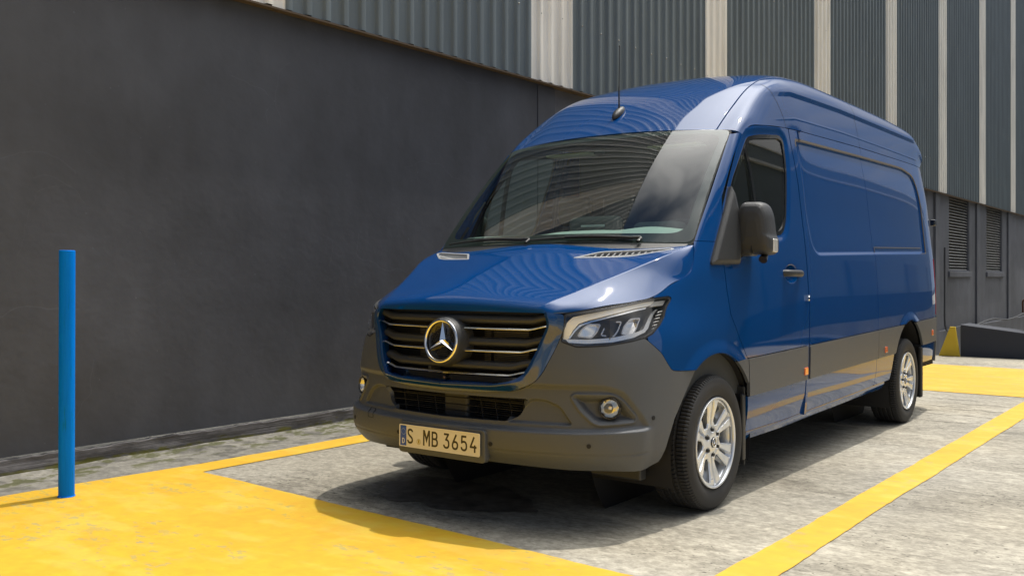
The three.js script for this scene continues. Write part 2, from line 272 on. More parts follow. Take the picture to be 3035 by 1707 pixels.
// damp, oily patch under the nose of the van
{
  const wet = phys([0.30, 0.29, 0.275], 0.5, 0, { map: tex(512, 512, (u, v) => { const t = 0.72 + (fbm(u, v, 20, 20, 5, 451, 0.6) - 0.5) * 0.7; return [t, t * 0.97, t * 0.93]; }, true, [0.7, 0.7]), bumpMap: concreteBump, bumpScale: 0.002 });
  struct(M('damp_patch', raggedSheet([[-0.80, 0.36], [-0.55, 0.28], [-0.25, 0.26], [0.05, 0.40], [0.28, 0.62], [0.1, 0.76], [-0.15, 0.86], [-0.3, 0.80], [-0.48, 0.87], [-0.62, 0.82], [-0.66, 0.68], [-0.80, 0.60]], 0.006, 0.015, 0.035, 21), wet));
  const cr = mat([0.035, 0.033, 0.03], 0.9), list = [];
  for (const [x, z, L] of [[0.9, -5.5, 0.5], [1.1, -5.2, 0.7], [0.95, -4.9, 0.5], [1.25, -4.75, 0.6], [1.15, -4.35, 0.9], [0.85, -4.55, 0.35], [1.9, -4.9, 0.4], [0.3, -1.0, 0.5], [1.2, -3.9, 0.3]]) {
    const p = []; for (let k = 0; k <= 14; k++) { const t = k / 14; p.push([x + L * (t - 0.5), z + (vnoise(t * 9, z * 5, 99, 999, 3) - 0.5) * 0.09]); }
    const up = p.map(([a, b], k) => [a, b - 0.004 - 0.010 * Math.sin(Math.PI * k / 14) * vnoise(k * 1.3, z * 9, 99, 999, 8)]), dn = p.map(([a, b], k) => [a, b + 0.004 * Math.sin(Math.PI * k / 14)]).reverse();
    const g = new THREE.ShapeGeometry(new THREE.Shape([...up, ...dn].map(([a, b]) => new THREE.Vector2(a, -b)))); g.rotateX(-Math.PI / 2); g.translate(0, 0.003, 0); list.push(g);
  }
  struct(M('concrete_cracks', list, cr));
}

// ------------------------------------------------------------------ the long warehouse
const XW = -2.63;                                                 // face of the masonry
{
  const b = thing('warehouse', 'grey warehouse with dark plastered base and ribbed metal cladding behind the van', 'building');
  // plastered wall beside the van, ending in a pilaster; its face is a little uneven
  const us = lin(-3.70, 9, 260), vs = lin(0.142, 3.20, 66);
  const wob = (z, y) => 0.010 * (fbm(((z + 20) % 40) / 40, y / 4, 40, 5, 3, 501) - 0.5) + 0.010 * sstep(-3.41, -3.40, -z) * 0;
  M('plaster_wall', sheet(us, vs, (y) => (z) => [XW + wob(z, y), y, z], null, { skirt: 0.30, close: 1, flip: true }), plaster, b);
  M('pilaster', boxUV(rbox(XW - 0.2, XW + 0.009, 0.13, 3.17, -3.705, -3.40, 0.004)), plaster, b);
  // base course with a broken top edge
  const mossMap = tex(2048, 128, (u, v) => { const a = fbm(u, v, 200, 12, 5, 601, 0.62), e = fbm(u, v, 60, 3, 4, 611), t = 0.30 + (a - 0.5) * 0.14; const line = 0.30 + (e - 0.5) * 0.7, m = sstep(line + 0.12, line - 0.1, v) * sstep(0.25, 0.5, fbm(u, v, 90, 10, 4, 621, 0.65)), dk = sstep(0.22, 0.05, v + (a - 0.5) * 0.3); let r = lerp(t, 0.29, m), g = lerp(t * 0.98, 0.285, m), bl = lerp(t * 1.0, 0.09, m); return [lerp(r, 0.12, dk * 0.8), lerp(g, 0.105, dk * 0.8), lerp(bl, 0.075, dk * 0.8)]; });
  const gb = sheet(lin(-3.70, 9, 420), [...lin(0.0, 0.13, 12), 0.1335, 0.136], (y) => (z) => { const e = vnoise(z * 5, 1.7, 9999, 99, 17) - 0.5, e2 = vnoise(z * 23, 5.7, 9999, 99, 18) - 0.5, top = y > 0.131 ? (y - 0.13) / 0.006 : 0; const yy = Math.min(y, 0.13) + (y > 0.06 ? (e * 0.012 + e2 * 0.010) * sstep(0.06, 0.13, y) : 0); return [XW + 0.005 - 0.18 * y * 0.05 + (vnoise(z * 7, y * 20, 9999, 99, 31) - 0.5) * 0.014 - top * 0.045, yy - top * 0.006, z]; }, null, { skirt: 0, flip: true });
  { const p = gb.attributes.position, uv = gb.attributes.uv; for (let i = 0; i < p.count; i++) uv.setXY(i, p.getZ(i) / 8, clamp(p.getY(i) / 0.15, 0.01, 0.99)); }
  M('base_course', gb, mat([1.5, 1.5, 1.5], 0.85, 0, { map: mossMap, bumpMap: plasterBump, bumpScale: 0.01 }), b);
  // far masonry with louvred openings, built as piers, spandrel and head
  const zl = [[-16.3, -18.65], [-20.72, -23.0], [-25.06, -27.35]];
  const parts = [box(XW - 0.4, XW - 0.03, -1.6, 1.19, -46, -3.70), box(XW - 0.4, XW - 0.03, 3.27, 3.42, -46, -3.70)];
  let z1 = -3.70; for (const [a, c] of zl) { parts.push(box(XW - 0.4, XW - 0.03, 1.19, 3.27, a, z1)); z1 = c; } parts.push(box(XW - 0.4, XW - 0.03, 1.19, 3.27, -46, z1));
  M('masonry_wall', parts, masonry, b);
  M('wall_foot', box(XW - 0.03, XW + 0.03, -1.5, -0.10, -46, -10.97), masonry, b);
  for (const z of [-11.6, -15.4, -19.66, -24.05, -28.4, -32.7]) M('pilaster', rbox(XW - 0.03, XW + 0.02, -1.4, 3.24, z, z + 0.36, 0.008), masonry, b);
  zl.forEach(([a, c]) => {
    const w = new THREE.Group(); w.name = 'louvre_window'; b.add(w);
    M('frame', [box(XW - 0.16, XW - 0.035, 1.33, 3.27, a - 0.07, a), box(XW - 0.16, XW - 0.035, 1.33, 3.27, c, c + 0.07), box(XW - 0.16, XW - 0.035, 3.2, 3.27, c + 0.07, a - 0.07), box(XW - 0.16, XW - 0.035, 1.33, 1.36, c + 0.07, a - 0.07)], masonry, w);
    M('backing', box(XW - 0.30, XW - 0.25, 1.2, 3.27, c, a), oldSteel, w);
    M('sill', rbox(XW - 0.16, XW + 0.02, 1.19, 1.33, c - 0.08, a + 0.05, 0.01), masonry, w);
    const n = 25, sg = rbox(-0.06, 0.06, -0.006, 0.006, c + 0.07, a - 0.07, 0.004, 1); sg.rotateZ(-0.62);
    for (let k = 0; k < n; k++) { const s = M('slat', sg, louvreMetal, w); s.position.set(XW - 0.12, 1.40 + (3.18 - 1.40) * k / (n - 1), 0); }
  });
  // ribbed cladding in separate sheets: grey bays with pale strips between
  const pitch = 0.19, xc = -2.60, top = 11.2;
  const prof = (z) => { const t = (((z / pitch) % 1) + 1) % 1; return 0.034 * (sstep(0.0, 0.12, t) - sstep(0.34, 0.46, t)) ; };
  const ts = [0, 0.03, 0.06, 0.09, 0.12, 0.23, 0.34, 0.37, 0.40, 0.43, 0.46, 0.58, 0.68, 0.71, 0.73, 0.75, 0.78, 0.89];
  const clad = (za, zb, m, dx, name) => {
    const zs = new Set([za, zb]); for (let k = Math.floor(za / pitch) - 1; k <= zb / pitch; k++) for (const t of ts) { const z = (k + t) * pitch; if (z > za && z < zb) zs.add(z); }
    const us = [...zs].sort((p, q) => p - q);
    const low = (z) => 3.205 + 0.006 * (vnoise(Math.floor(z / pitch) * 1.7, 3.3, 999, 99, 5) - 0.5);
    const g = sheet(us, [0, 0.25, 0.6, 1], (v) => (z) => [xc + dx + prof(z), lerp(low(z), top, v), z], null, { skirt: 0.0015, close: 1, flip: true });
    const p = g.attributes.position, uv = g.attributes.uv; for (let i = 0; i < p.count; i++) uv.setXY(i, p.getZ(i), p.getY(i)); return M(name, g, m, b);
  };
  const strips = [[-0.112, 0.60], [-3.942, -3.235], [-7.851, -7.143], [-11.96, -11.23], [-16.01, -15.29], [-20.17, -19.45], [-24.5, -23.7], [-28.87, -28.09], [-33.0, -32.3], [-37.1, -36.4]].sort((p, q) => p[0] - q[0]);
  let z0 = -46; for (const [a, c] of strips) { clad(z0, a + 0.02, sheetGrey, 0, 'grey_cladding_sheet'); clad(a, c, sheetPale, 0.006, 'pale_cladding_sheet'); z0 = c - 0.02; } clad(z0, 22, sheetGrey, 0, 'grey_cladding_sheet');
  M('drip_flashing', [box(-2.66, xc - 0.004, 3.182, 3.192, -46, 22), box(-2.615, xc + 0.055, 3.176, 3.190, -46, 22)], oldSteel, b);
  M('backing_wall', box(-3.4, -2.72, 3.2, 11.0, -46, 22), oldSteel, b);
  M('roof_edge', box(-3.6, -2.58, 11.2, 11.28, -46, 22), sheetGrey, b);
  M('end_wall', [box(-3.4, XW - 0.31, -0.5, 3.2, 8.8, 22), box(XW - 0.31, XW - 0.01, -0.5, 3.2, 9.01, 22)], plaster, b);
  const sc = new THREE.SphereGeometry(0.009, 6, 4), list = [];
  for (let k = -46 * 5; k < 8 * 5; k += 2) for (const y of [3.9, 5.4, 6.9, 8.4]) { const h = sc.clone(); h.translate(xc + 0.036, y + 0.03 * (hash(k, y * 10 | 0, 4) - 0.5), (k + 0.23) * pitch); list.push(h); }
  const s = M('cladding_screws', list, mat([0.35, 0.34, 0.31], 0.5, 0.6), b); s.userData.kind = 'stuff';
}
// pipe run and hose on the far wall
tag(M('wall_hose', [tube([[-2.58, 1.9, -20.0], [-2.585, 0.8, -20.02], [-2.58, 0.05, -20.03], [-2.57, -0.08, -20.1], [-2.56, -0.07, -20.8], [-2.52, -0.06, -21.6], [-2.52, -0.10, -22.9], [-2.5, -0.02, -24.2], [-2.5, 0.0, -25.3], [-2.5, -0.08, -27.0], [-2.5, -0.07, -28.2], [-2.5, 0.03, -30.2], [-2.5, 0.03, -33]], 0.022, 120, 8)], mat([0.05, 0.055, 0.065], 0.6)), 'dark hose running along the foot of the far louvred wall', 'hose');
// ramp wall, wedge stop and post at the far edge of the yard
{
  const sh = new THREE.Shape([[-0.247, 0], [7.9, 0], [7.9, -0.35], [0.589, 0.372], [-0.247, 0.468]].map((p) => new THREE.Vector2(...p)));
  const s2 = new THREE.Shape([[-0.247, -1.3], [5.9, -1.3], [5.9, 0.06], [2.6, 0.13], [0.589, 0.372], [-0.247, 0.468]].map((p) => new THREE.Vector2(...p)));
  const g = new THREE.ExtrudeGeometry(s2, { depth: 0.55, bevelEnabled: true, bevelSize: 0.012, bevelThickness: 0.012, bevelSegments: 2 }); g.translate(0, 0, -11.53); boxUV(g);
  tag(M('ramp_wall_with_added_parapet', [g, box(6.05, 6.35, -0.2, 1.15, -46, -10.9)].map((q) => q), darkPaint), 'low dark blue sloping ramp wall at the far edge of the yard, with an added unseen parapet along the dock', 'wall');  // second box: unseen parapet, added to hide sunlit ground from the van's side reflections
  const w = new THREE.Shape([[-0.545, 0], [-0.262, 0], [-0.326, 0.432], [-0.388, 0.432]].map((p) => new THREE.Vector2(...p)));
  const wg = new THREE.ExtrudeGeometry(w, { depth: 0.045, bevelEnabled: true, bevelSize: 0.006, bevelThickness: 0.006, bevelSegments: 2 }); wg.translate(0, 0.006, -10.96); boxUV(wg);
  tag(M('wedge_stop', wg, mat([0.62, 0.44, 0.035], 0.7, 0, { bumpMap: plasterBump, bumpScale: 0.004 })), 'yellow tapered concrete stop against the end of the ramp wall', 'stop');
  const p = thing('steel_post', 'rusty square steel post with bent handle behind the ramp wall', 'post');
  M('upright', rbox(0.555, 0.655, -1.4, 1.457, -11.75, -11.65, 0.008), rust, p);
  M('handle', [tube([[0.57, 0.845, -11.63], [0.50, 0.845, -11.62], [0.482, 0.842, -11.62], [0.476, 0.82, -11.62], [0.476, 0.655, -11.62]], 0.013, 40, 8)], rust, p);
}
// blue bollard
{
  const t = thing('bollard', 'tall slim blue steel bollard on the yellow paint beside the plaster wall', 'bollard'); t.position.set(-1.965, 0.004, 1.885); t.rotation.z = -0.006;
  const blue = phys([0.0, 0.24, 1.0], 0.5, 0, { bumpMap: plasterBump, bumpScale: 0.002, specularIntensity: 0.15, map: tex(128, 512, (u, v) => { const a = fbm(u, v, 6, 14, 5, 471, 0.6), s = sstep(0.66, 0.78, fbm(u, v, 20, 60, 4, 481, 0.65)) * sstep(0.45, 0.05, v), t = 0.93 + (a - 0.5) * 0.22; return [t, t - s * 0.05, t - s * 0.16]; }) });
  const g = new THREE.LatheGeometry([[0.0412, 0], [0.0412, 1.332], [0.0405, 1.337], [0.0385, 1.339], [0.0372, 1.338], [0.0368, 1.33], [0.0368, 1.2]].map((p) => new THREE.Vector2(...p)), 40); M('tube', g, blue, t);
  M('foot_weld', new THREE.TorusGeometry(0.0415, 0.004, 6, 40).rotateX(Math.PI / 2).translate(0, 0.002, 0), blue, t);
  M('inside_cap', new THREE.CircleGeometry(0.0372, 24).rotateX(-Math.PI / 2).translate(0, 1.30, 0), oldSteel, t);
}
// the shed across the yard that the van's side mirrors
{
  const t = thing('opposite_shed', 'long metal shed across the yard, mirrored in the side of the van', 'building');
  const g = sheet(lin(-70, -6, 640), [0, 0.5, 1], (v) => (z) => [9.0 - 0.03 * Math.abs(((z / 0.3) % 1 + 1) % 1 - 0.5), lerp(0, 7.2, v), z], null, { skirt: 0 });
  M('cladding', g, sheetGrey, t); M('eave', box(8.8, 9.1, 7.2, 7.36, -70, -6), sheetPale, t);
  M('upper_band', box(9.06, 9.4, 0, 8.5, -70, -5.95), sheetGrey, t); M('ridge_gutter', box(8.98, 9.2, 8.5, 8.62, -70, -6), sheetPale, t);
  for (const z of [-62, -52, -42, -32, -22]) M('roller_door', box(8.93, 8.95, 0, 3.1, z, z + 3.4), mat([0.10, 0.12, 0.14], 0.5), t);
}

// ------------------------------------------------------------------ the van
const van = thing('panel_van', 'dark blue high-roof panel van with dark grey bumper parked beside the plaster wall', 'van');
van.rotation.y = 0.01;
const fineBump = tex(256, 256, (u, v) => fbm(u, v, 64, 64, 3, 701, 0.7), false, [14, 14]);
const paint = phys([0.0002, 0.046, 0.190], 0.04, 0, { ior: 1.62 });
const trimPaint = phys([0.0003, 0.030, 0.125], 0.05, 0, { ior: 1.85 });
const plastic = phys([0.082, 0.090, 0.102], 0.40, 0, { bumpMap: fineBump, bumpScale: 0.0007 });
const plasticDark = mat([0.030, 0.032, 0.035], 0.42, 0, { bumpMap: fineBump, bumpScale: 0.0005 });
const black = mat([0.010, 0.010, 0.011], 0.75);
const gloss = phys([0.006, 0.006, 0.007], 0.12, 0, { clearcoat: 0.5 });
const chrome = mat([0.86, 0.86, 0.86], 0.07, 1);
const alu = phys([0.80, 0.83, 0.87], 0.28, 0.55, { clearcoat: 0.5, clearcoatRoughness: 0.1 });
const rubber = mat([0.024, 0.024, 0.025], 0.72);
const steelDark = mat([0.05, 0.05, 0.05], 0.6, 0.4);
const glass = phys([0.72, 0.89, 0.84], 0.0, 0, { transmission: 1, thickness: 0, ior: 1.72, clearcoat: 1, clearcoatRoughness: 0 });
const tint = phys([0.66, 0.78, 0.74], 0.0, 0, { transmission: 1, thickness: 0, ior: 1.85 });
const clear = phys([0.97, 0.97, 0.97], 0.0, 0, { transmission: 1, thickness: 0, ior: 1.75 });
const amber = phys([0.85, 0.16, 0.02], 0.15, 0, { clearcoat: 1 });
const redLens = phys([0.45, 0.01, 0.012], 0.12, 0, { clearcoat: 1 });

// plan outlines of the body at several heights: (x, z) from the middle of the nose round the corner and along the flank
const LV = {
  0.20: [[0, .965], [.3, .95], [.53, .905], [.67, .86], [.775, .79], [.85, .71], [.90, .62], [.93, .50], [.947, .33], [.953, .05], [.955, -.4]],
  0.41: [[0, 1.03], [.308, 1.008], [.53, .962], [.675, .912], [.79, .845], [.87, .76], [.92, .655], [.948, .52], [.963, .34], [.970, .03], [.976, -.4]],
  0.60: [[0, 1.03], [.3, 1.003], [.53, .95], [.675, .898], [.79, .828], [.87, .742], [.92, .635], [.949, .50], [.965, .32], [.974, .02], [.983, -.4]],
  0.80: [[0, 1.02], [.3, .99], [.52, .935], [.66, .88], [.775, .81], [.86, .715], [.912, .605], [.944, .465], [.961, .28], [.972, 0], [.984, -.4]],
  0.92: [[0, 1.0], [.3, .97], [.52, .92], [.65, .865], [.757, .792], [.838, .697], [.893, .585], [.932, .435], [.953, .25], [.967, 0], [.982, -.4]],
  1.06: [[0, .965], [.3, .94], [.52, .898], [.633, .838], [.73, .755], [.805, .648], [.857, .53], [.898, .375], [.926, .20], [.95, -.02], [.973, -.4]],
  1.20: [[0, .72], [.3, .70], [.52, .645], [.66, .575], [.765, .475], [.835, .37], [.878, .262], [.905, .155], [.925, .03], [.945, -.15], [.965, -.45]],
  1.38: [[0, .2], [.3, .182], [.54, .142], [.69, .105], [.78, .075], [.83, .057], [.864, .04], [.885, -.02], [.905, -.11], [.925, -.25], [.947, -.5]],
  2.06: [[0, -.46], [.3, -.475], [.50, -.51], [.63, -.545], [.71, -.57], [.76, -.585], [.79, -.597], [.81, -.622], [.826, -.65], [.845, -.75], [.857, -.9]],
};
for (const y of [1.60, 1.86, 2.22]) { const t = (y - 1.38) / 0.68; LV[y] = LV[1.38].map((a, i) => { const b = LV[2.06][i]; return [lerp(a[0], b[0], t) + (y < 2 ? (i === 9 ? 0.004 : i === 10 ? 0.008 : 0) * 4 * t * (1 - t) : 0), lerp(a[1], b[1], t)]; }); }
const flank = spl([.20, .35, .55, .77, .92, 1.06, 1.13, 1.30, 1.47, 1.63, 1.79, 1.86, 2.06, 2.17, 2.22], [.955, .970, .985, .990, .992, .989, .986, .975, .959, .939, .922, .914, .879, .859, .848].map((x) => [x]));
const LY = Object.keys(LV).map(Number).sort((a, b) => a - b);
const NET = LY.map((y) => { const r = LV[y].map((p) => [...p]), X = flank(y)[0], e = r[10]; r.push([(e[0] + X) / 2 + 0.002, e[1] - 0.5], [X - .001, -1.5], [X, -2.2], [X, -2.9], [X - .003, -3.6], [X - .010, -4.2], [X - .03, -4.62], [X - .09, -4.82], [X - .25, -4.90], [.3, -4.915], [0, -4.915]); return r; });
const NS = NET[0].length, netY = spl(LY, NET.map((r) => r.flat()));
const rowCache = new Map();
function shellRow(y) { const k = Math.round(y * 1e5); let f = rowCache.get(k); if (!f) { const q = netY(y), r = []; for (let i = 0; i < NS; i++) r.push([q[2 * i], q[2 * i + 1]]); const g = spl([...r.keys()], r); f = (s) => { const p = g(s); return [p[0], y, p[1]]; }; if (rowCache.size > 4000) rowCache.clear(); rowCache.set(k, f); } return f; }
const shell = (s, y) => shellRow(y)(s);
function shellN(s, y) { const a = shell(s - .01, y), b = shell(s + .01, y), c = shell(s, y - .004), d = shell(s, y + .004); const u = V3(b).sub(V3(a)), v = V3(d).sub(V3(c)); return u.cross(v).normalize(); }
function sOf(z, y, lo = 6, hi = 18) { const f = shellRow(y); for (let i = 0; i < 40; i++) { const m = (lo + hi) / 2; if (f(m)[2] > z) lo = m; else hi = m; } return (lo + hi) / 2; }
const offRow = (d) => (y) => (s) => { const p = shell(s, y), n = shellN(s, y); return [p[0] - n.x * d, p[1] - n.y * d, p[2] - n.z * d]; };
const K = 0.125;                                                   // metres per step of s round the nose
const inS = (pts, r = 0.01) => { const f = sdPoly(roundPoly(pts.map(([s, y, q]) => [s * K, y, q]), r)); return (s, y) => f(s * K, y); };
const pair = (name, g, m, parent = van) => [M(name, g, m, parent), M(name, mirrorX(g), m, parent)];
const GAP = 0.0028;

// --- lines on the flank, in (z, y)
const doorFront = pl([.30, .545, .754, .87, 1.0, 1.139, 1.25, 1.40, 1.503, 1.635, 1.87, 2.02, 2.2], [-.405, -.385, -.37, -.27, -.185, -.165, -.165, -.19, -.235, -.29, -.49, -.633, -.80]);
const seamY = pl([-4.9, -4.3, -2.76, -1.262, -.95, -.77, -.69, -.633, -.5], [2.195, 2.19, 2.17, 2.135, 2.112, 2.089, 2.064, 2.02, 1.9]);
const DOORR = -1.275, SLIDE = -1.312, SEAM = -2.76;
const mouldTop = (z) => .747 - .0195 * z, mouldBot = (z) => .538 - .018 * z, sillY = (z) => .345 + .022 * clamp(-z - 1.0, 0, 4);
const arch = (z, y, zc, r) => Math.hypot(z - zc, y - .345) - r;
// --- headlight, bumper, grille outlines in (s, y)
const HLAMP = [[2.60, .899], [2.68, .943], [2.80, .991], [2.84, 1.022], [3.73, 1.041], [4.62, 1.064], [5.95, 1.093], [6.66, 1.102], [6.86, 1.094], [6.93, 1.080], [6.86, 1.008], [6.63, .970], [6.26, .932], [5.86, .912], [5.23, .899], [4.17, .881], [3.16, .875]];
const hlamp = inS(HLAMP, 0.008);
const SURR = [[-1, 1.032], [2.10, 1.032], [2.80, 1.024], [2.76, .967], [2.52, .899], [2.17, .785], [2.06, .750], [1.85, .707], [1.40, .664], [.80, .650], [-1, .645]];
const surr = inS(SURR, 0.02);
const GRIL = [[-1, 1.060], [2.0, 1.060], [2.06, 1.024], [2.17, .988], [2.15, .965], [1.97, .904], [1.90, .861], [1.72, .782], [1.60, .742], [1.40, .712], [1.0, .692], [-1, .680]];
const gril = inS(GRIL, 0.02);
const bumpTop = inS([[-1, .1], [-1, 1.2], [2.6, 1.2], [2.60, .895], [3.16, .871], [4.17, .877], [5.23, .895], [5.86, .909], [6.60, .835], [6.94, .783], [7.12, .758], [7.25, .748], [7.65, .741], [8.4, .734], [9, .2], [9, .1]], 0.012);
const intake = inS([[-1, .628], [1.70, .629], [1.62, .60], [1.48, .549], [1.22, .520], [-1, .512]], 0.012);
const fogHole = inS([[2.97, .644], [3.08, .656], [4.43, .655], [4.87, .626], [5.53, .552], [5.50, .530], [3.94, .522], [3.69, .534], [3.24, .588]], 0.022);
const fogZone = inS([[-1, .700], [4.1, .700], [4.86, .672], [5.90, .546], [6.2, .50], [6.2, .40], [-1, .40]], 0.03);
const triZone = inS([[1.72, .631], [2.11, .630], [2.57, .602], [3.0, .526], [2.93, .516], [1.2, .518]], 0.015);

// --- front bumper
{
  const ledge = (s) => .490 + .008 * sstep(2, 6, s);
  const disp = (s, y, p) => {
    const n = shellN(s, y); let d = 0; const fade = sstep(6.5, 5.7, s);
    d += 0.016 * sstep(-.010, .012, ledge(s) - y) * fade;                                // lower lip stands proud of the face above
    d -= 0.016 * sstep(-.004, .022, fogZone(s, y)) * sstep(-.01, .01, y - ledge(s)) * fade;   // hollow round the fog lamps
    d -= 0.016 * sstep(0, .008, triZone(s, y));
    const fh = fogHole(s, y); d -= 0.036 * sstep(.004, .034, fh); d += 0.006 * (sstep(-.011, -.006, fh) - sstep(.001, .005, fh));
    d -= 0.046 * Math.pow(clamp((.392 - y) / .10), 1.4) * (1 - 0.55 * sstep(4, 6, s));
    d -= 0.004 * sstep(.003, -.003, Math.abs(y - .386) - .004) * fade;
    return [n.x * d, n.y * d, n.z * d];
  };
  const low = (s) => pl([-1, 2.5, 4.5, 5.5, 6.2, 7, 9], [.325, .302, .298, .298, .304, .332, .40])(s);
  const archB = (p, y) => pl([.28, .345, .43, .52, .63, .74], [.575, .530, .490, .440, .340, .228])(y);
  const field = (s, y, p) => Math.min(bumpTop(s, y), -surr(s, y) - .002, -intake(s, y), (y - low(s)), p[2] - archB(p, y), -(hlamp(s, y) + .003));
  const g = sheet(lin(0, 8.45, 520), lin(.28, .915, 150), shellRow, field, { disp, skirt: .022 });
  const full = merge([g, mirrorX(g)]);
  const b = M('front_bumper', full, plastic, van);
  // parking sensors, tow cover, intake lining and mesh
  for (const [s, y] of [[.955, .413], [3.61, .43], [6.33, .541]]) for (const q of [1, -1]) {
    const p = shell(s, y), n = shellN(s, y), c = new THREE.CylinderGeometry(.0105, .0105, .012, 16); c.applyQuaternion(new THREE.Quaternion().setFromUnitVectors(new THREE.Vector3(0, 1, 0), n)); const o = .016 * sstep(6.5, 5.7, s) * (y < .49 ? 1 : 0); c.translate(p[0] + n.x * (o - .003), p[1] + n.y * (o - .003), p[2] + n.z * (o - .003)); M('parking_sensor', q > 0 ? c : mirrorX(c), black, b);
  }
  { const f = inS([[1.98, .505], [2.28, .505], [2.24, .457], [1.94, .457]], .006), ring = sheet(lin(1.8, 2.4, 120), lin(.44, .52, 80), shellRow, (s, y) => .0012 - Math.abs(f(s, y)), { skirt: .003, disp: (s, y) => { const n = shellN(s, y), d = .0165 * sstep(-.010, .012, ledge(s) - y) + .0006; return [n.x * d, n.y * d, n.z * d]; } }); M('tow_cover_joint', mirrorX(ring), black, b); }
  M('intake_lining', [box(-.38, .38, .498, .510, .80, .965), box(-.46, .46, .632, .640, .80, .945), box(-.47, -.46, .50, .64, .80, .91), box(.46, .47, .50, .64, .80, .91)], plasticDark, b);
  const wires = []; for (const x of [-.36, -.27, -.15, .15, .24, .33, .41]) wires.push(rod([x + .03, .505, .93], [x - .02, .64, .90], .0035)); for (const y of [.535, .565, .60]) wires.push(rod([-.46, y, .925], [.46, y, .925], .003));
  M('intake_mesh', wires, black, b);
  const rp = []; for (let k = 0; k < 14; k++) rp.push(box(-.40, .40, .50 + k * .0105, .503 + k * .0105, .835, .86)); M('radiator_fins', rp, steelDark, b).userData.kind = 'stuff';
  M('centre_strut', boxUV(rbox(-.085, .075, .49, .66, .84, .925, .02)), plasticDark, b);
}
// --- painted grille surround
{
  const disp = (s, y, p) => { const g = gril(s, y), n = shellN(s, y), d = 0.014 * sstep(.05, .0, -g) - 0.010 * sstep(.012, -.002, -g) + .62 * Math.max(-.004, y - .664) * sstep(.74, .69, y) * sstep(1.75, 1.35, s); return [n.x * d, n.y * d, n.z * d]; };
  const field = (s, y) => Math.min(surr(s, y), -gril(s, y), 1.0305 - y);
  const g = sheet(lin(0, 2.85, 260), lin(.63, 1.04, 150), shellRow, field, { disp, skirt: .05 });
  M('grille_surround', merge([g, mirrorX(g)]), trimPaint, van);
}
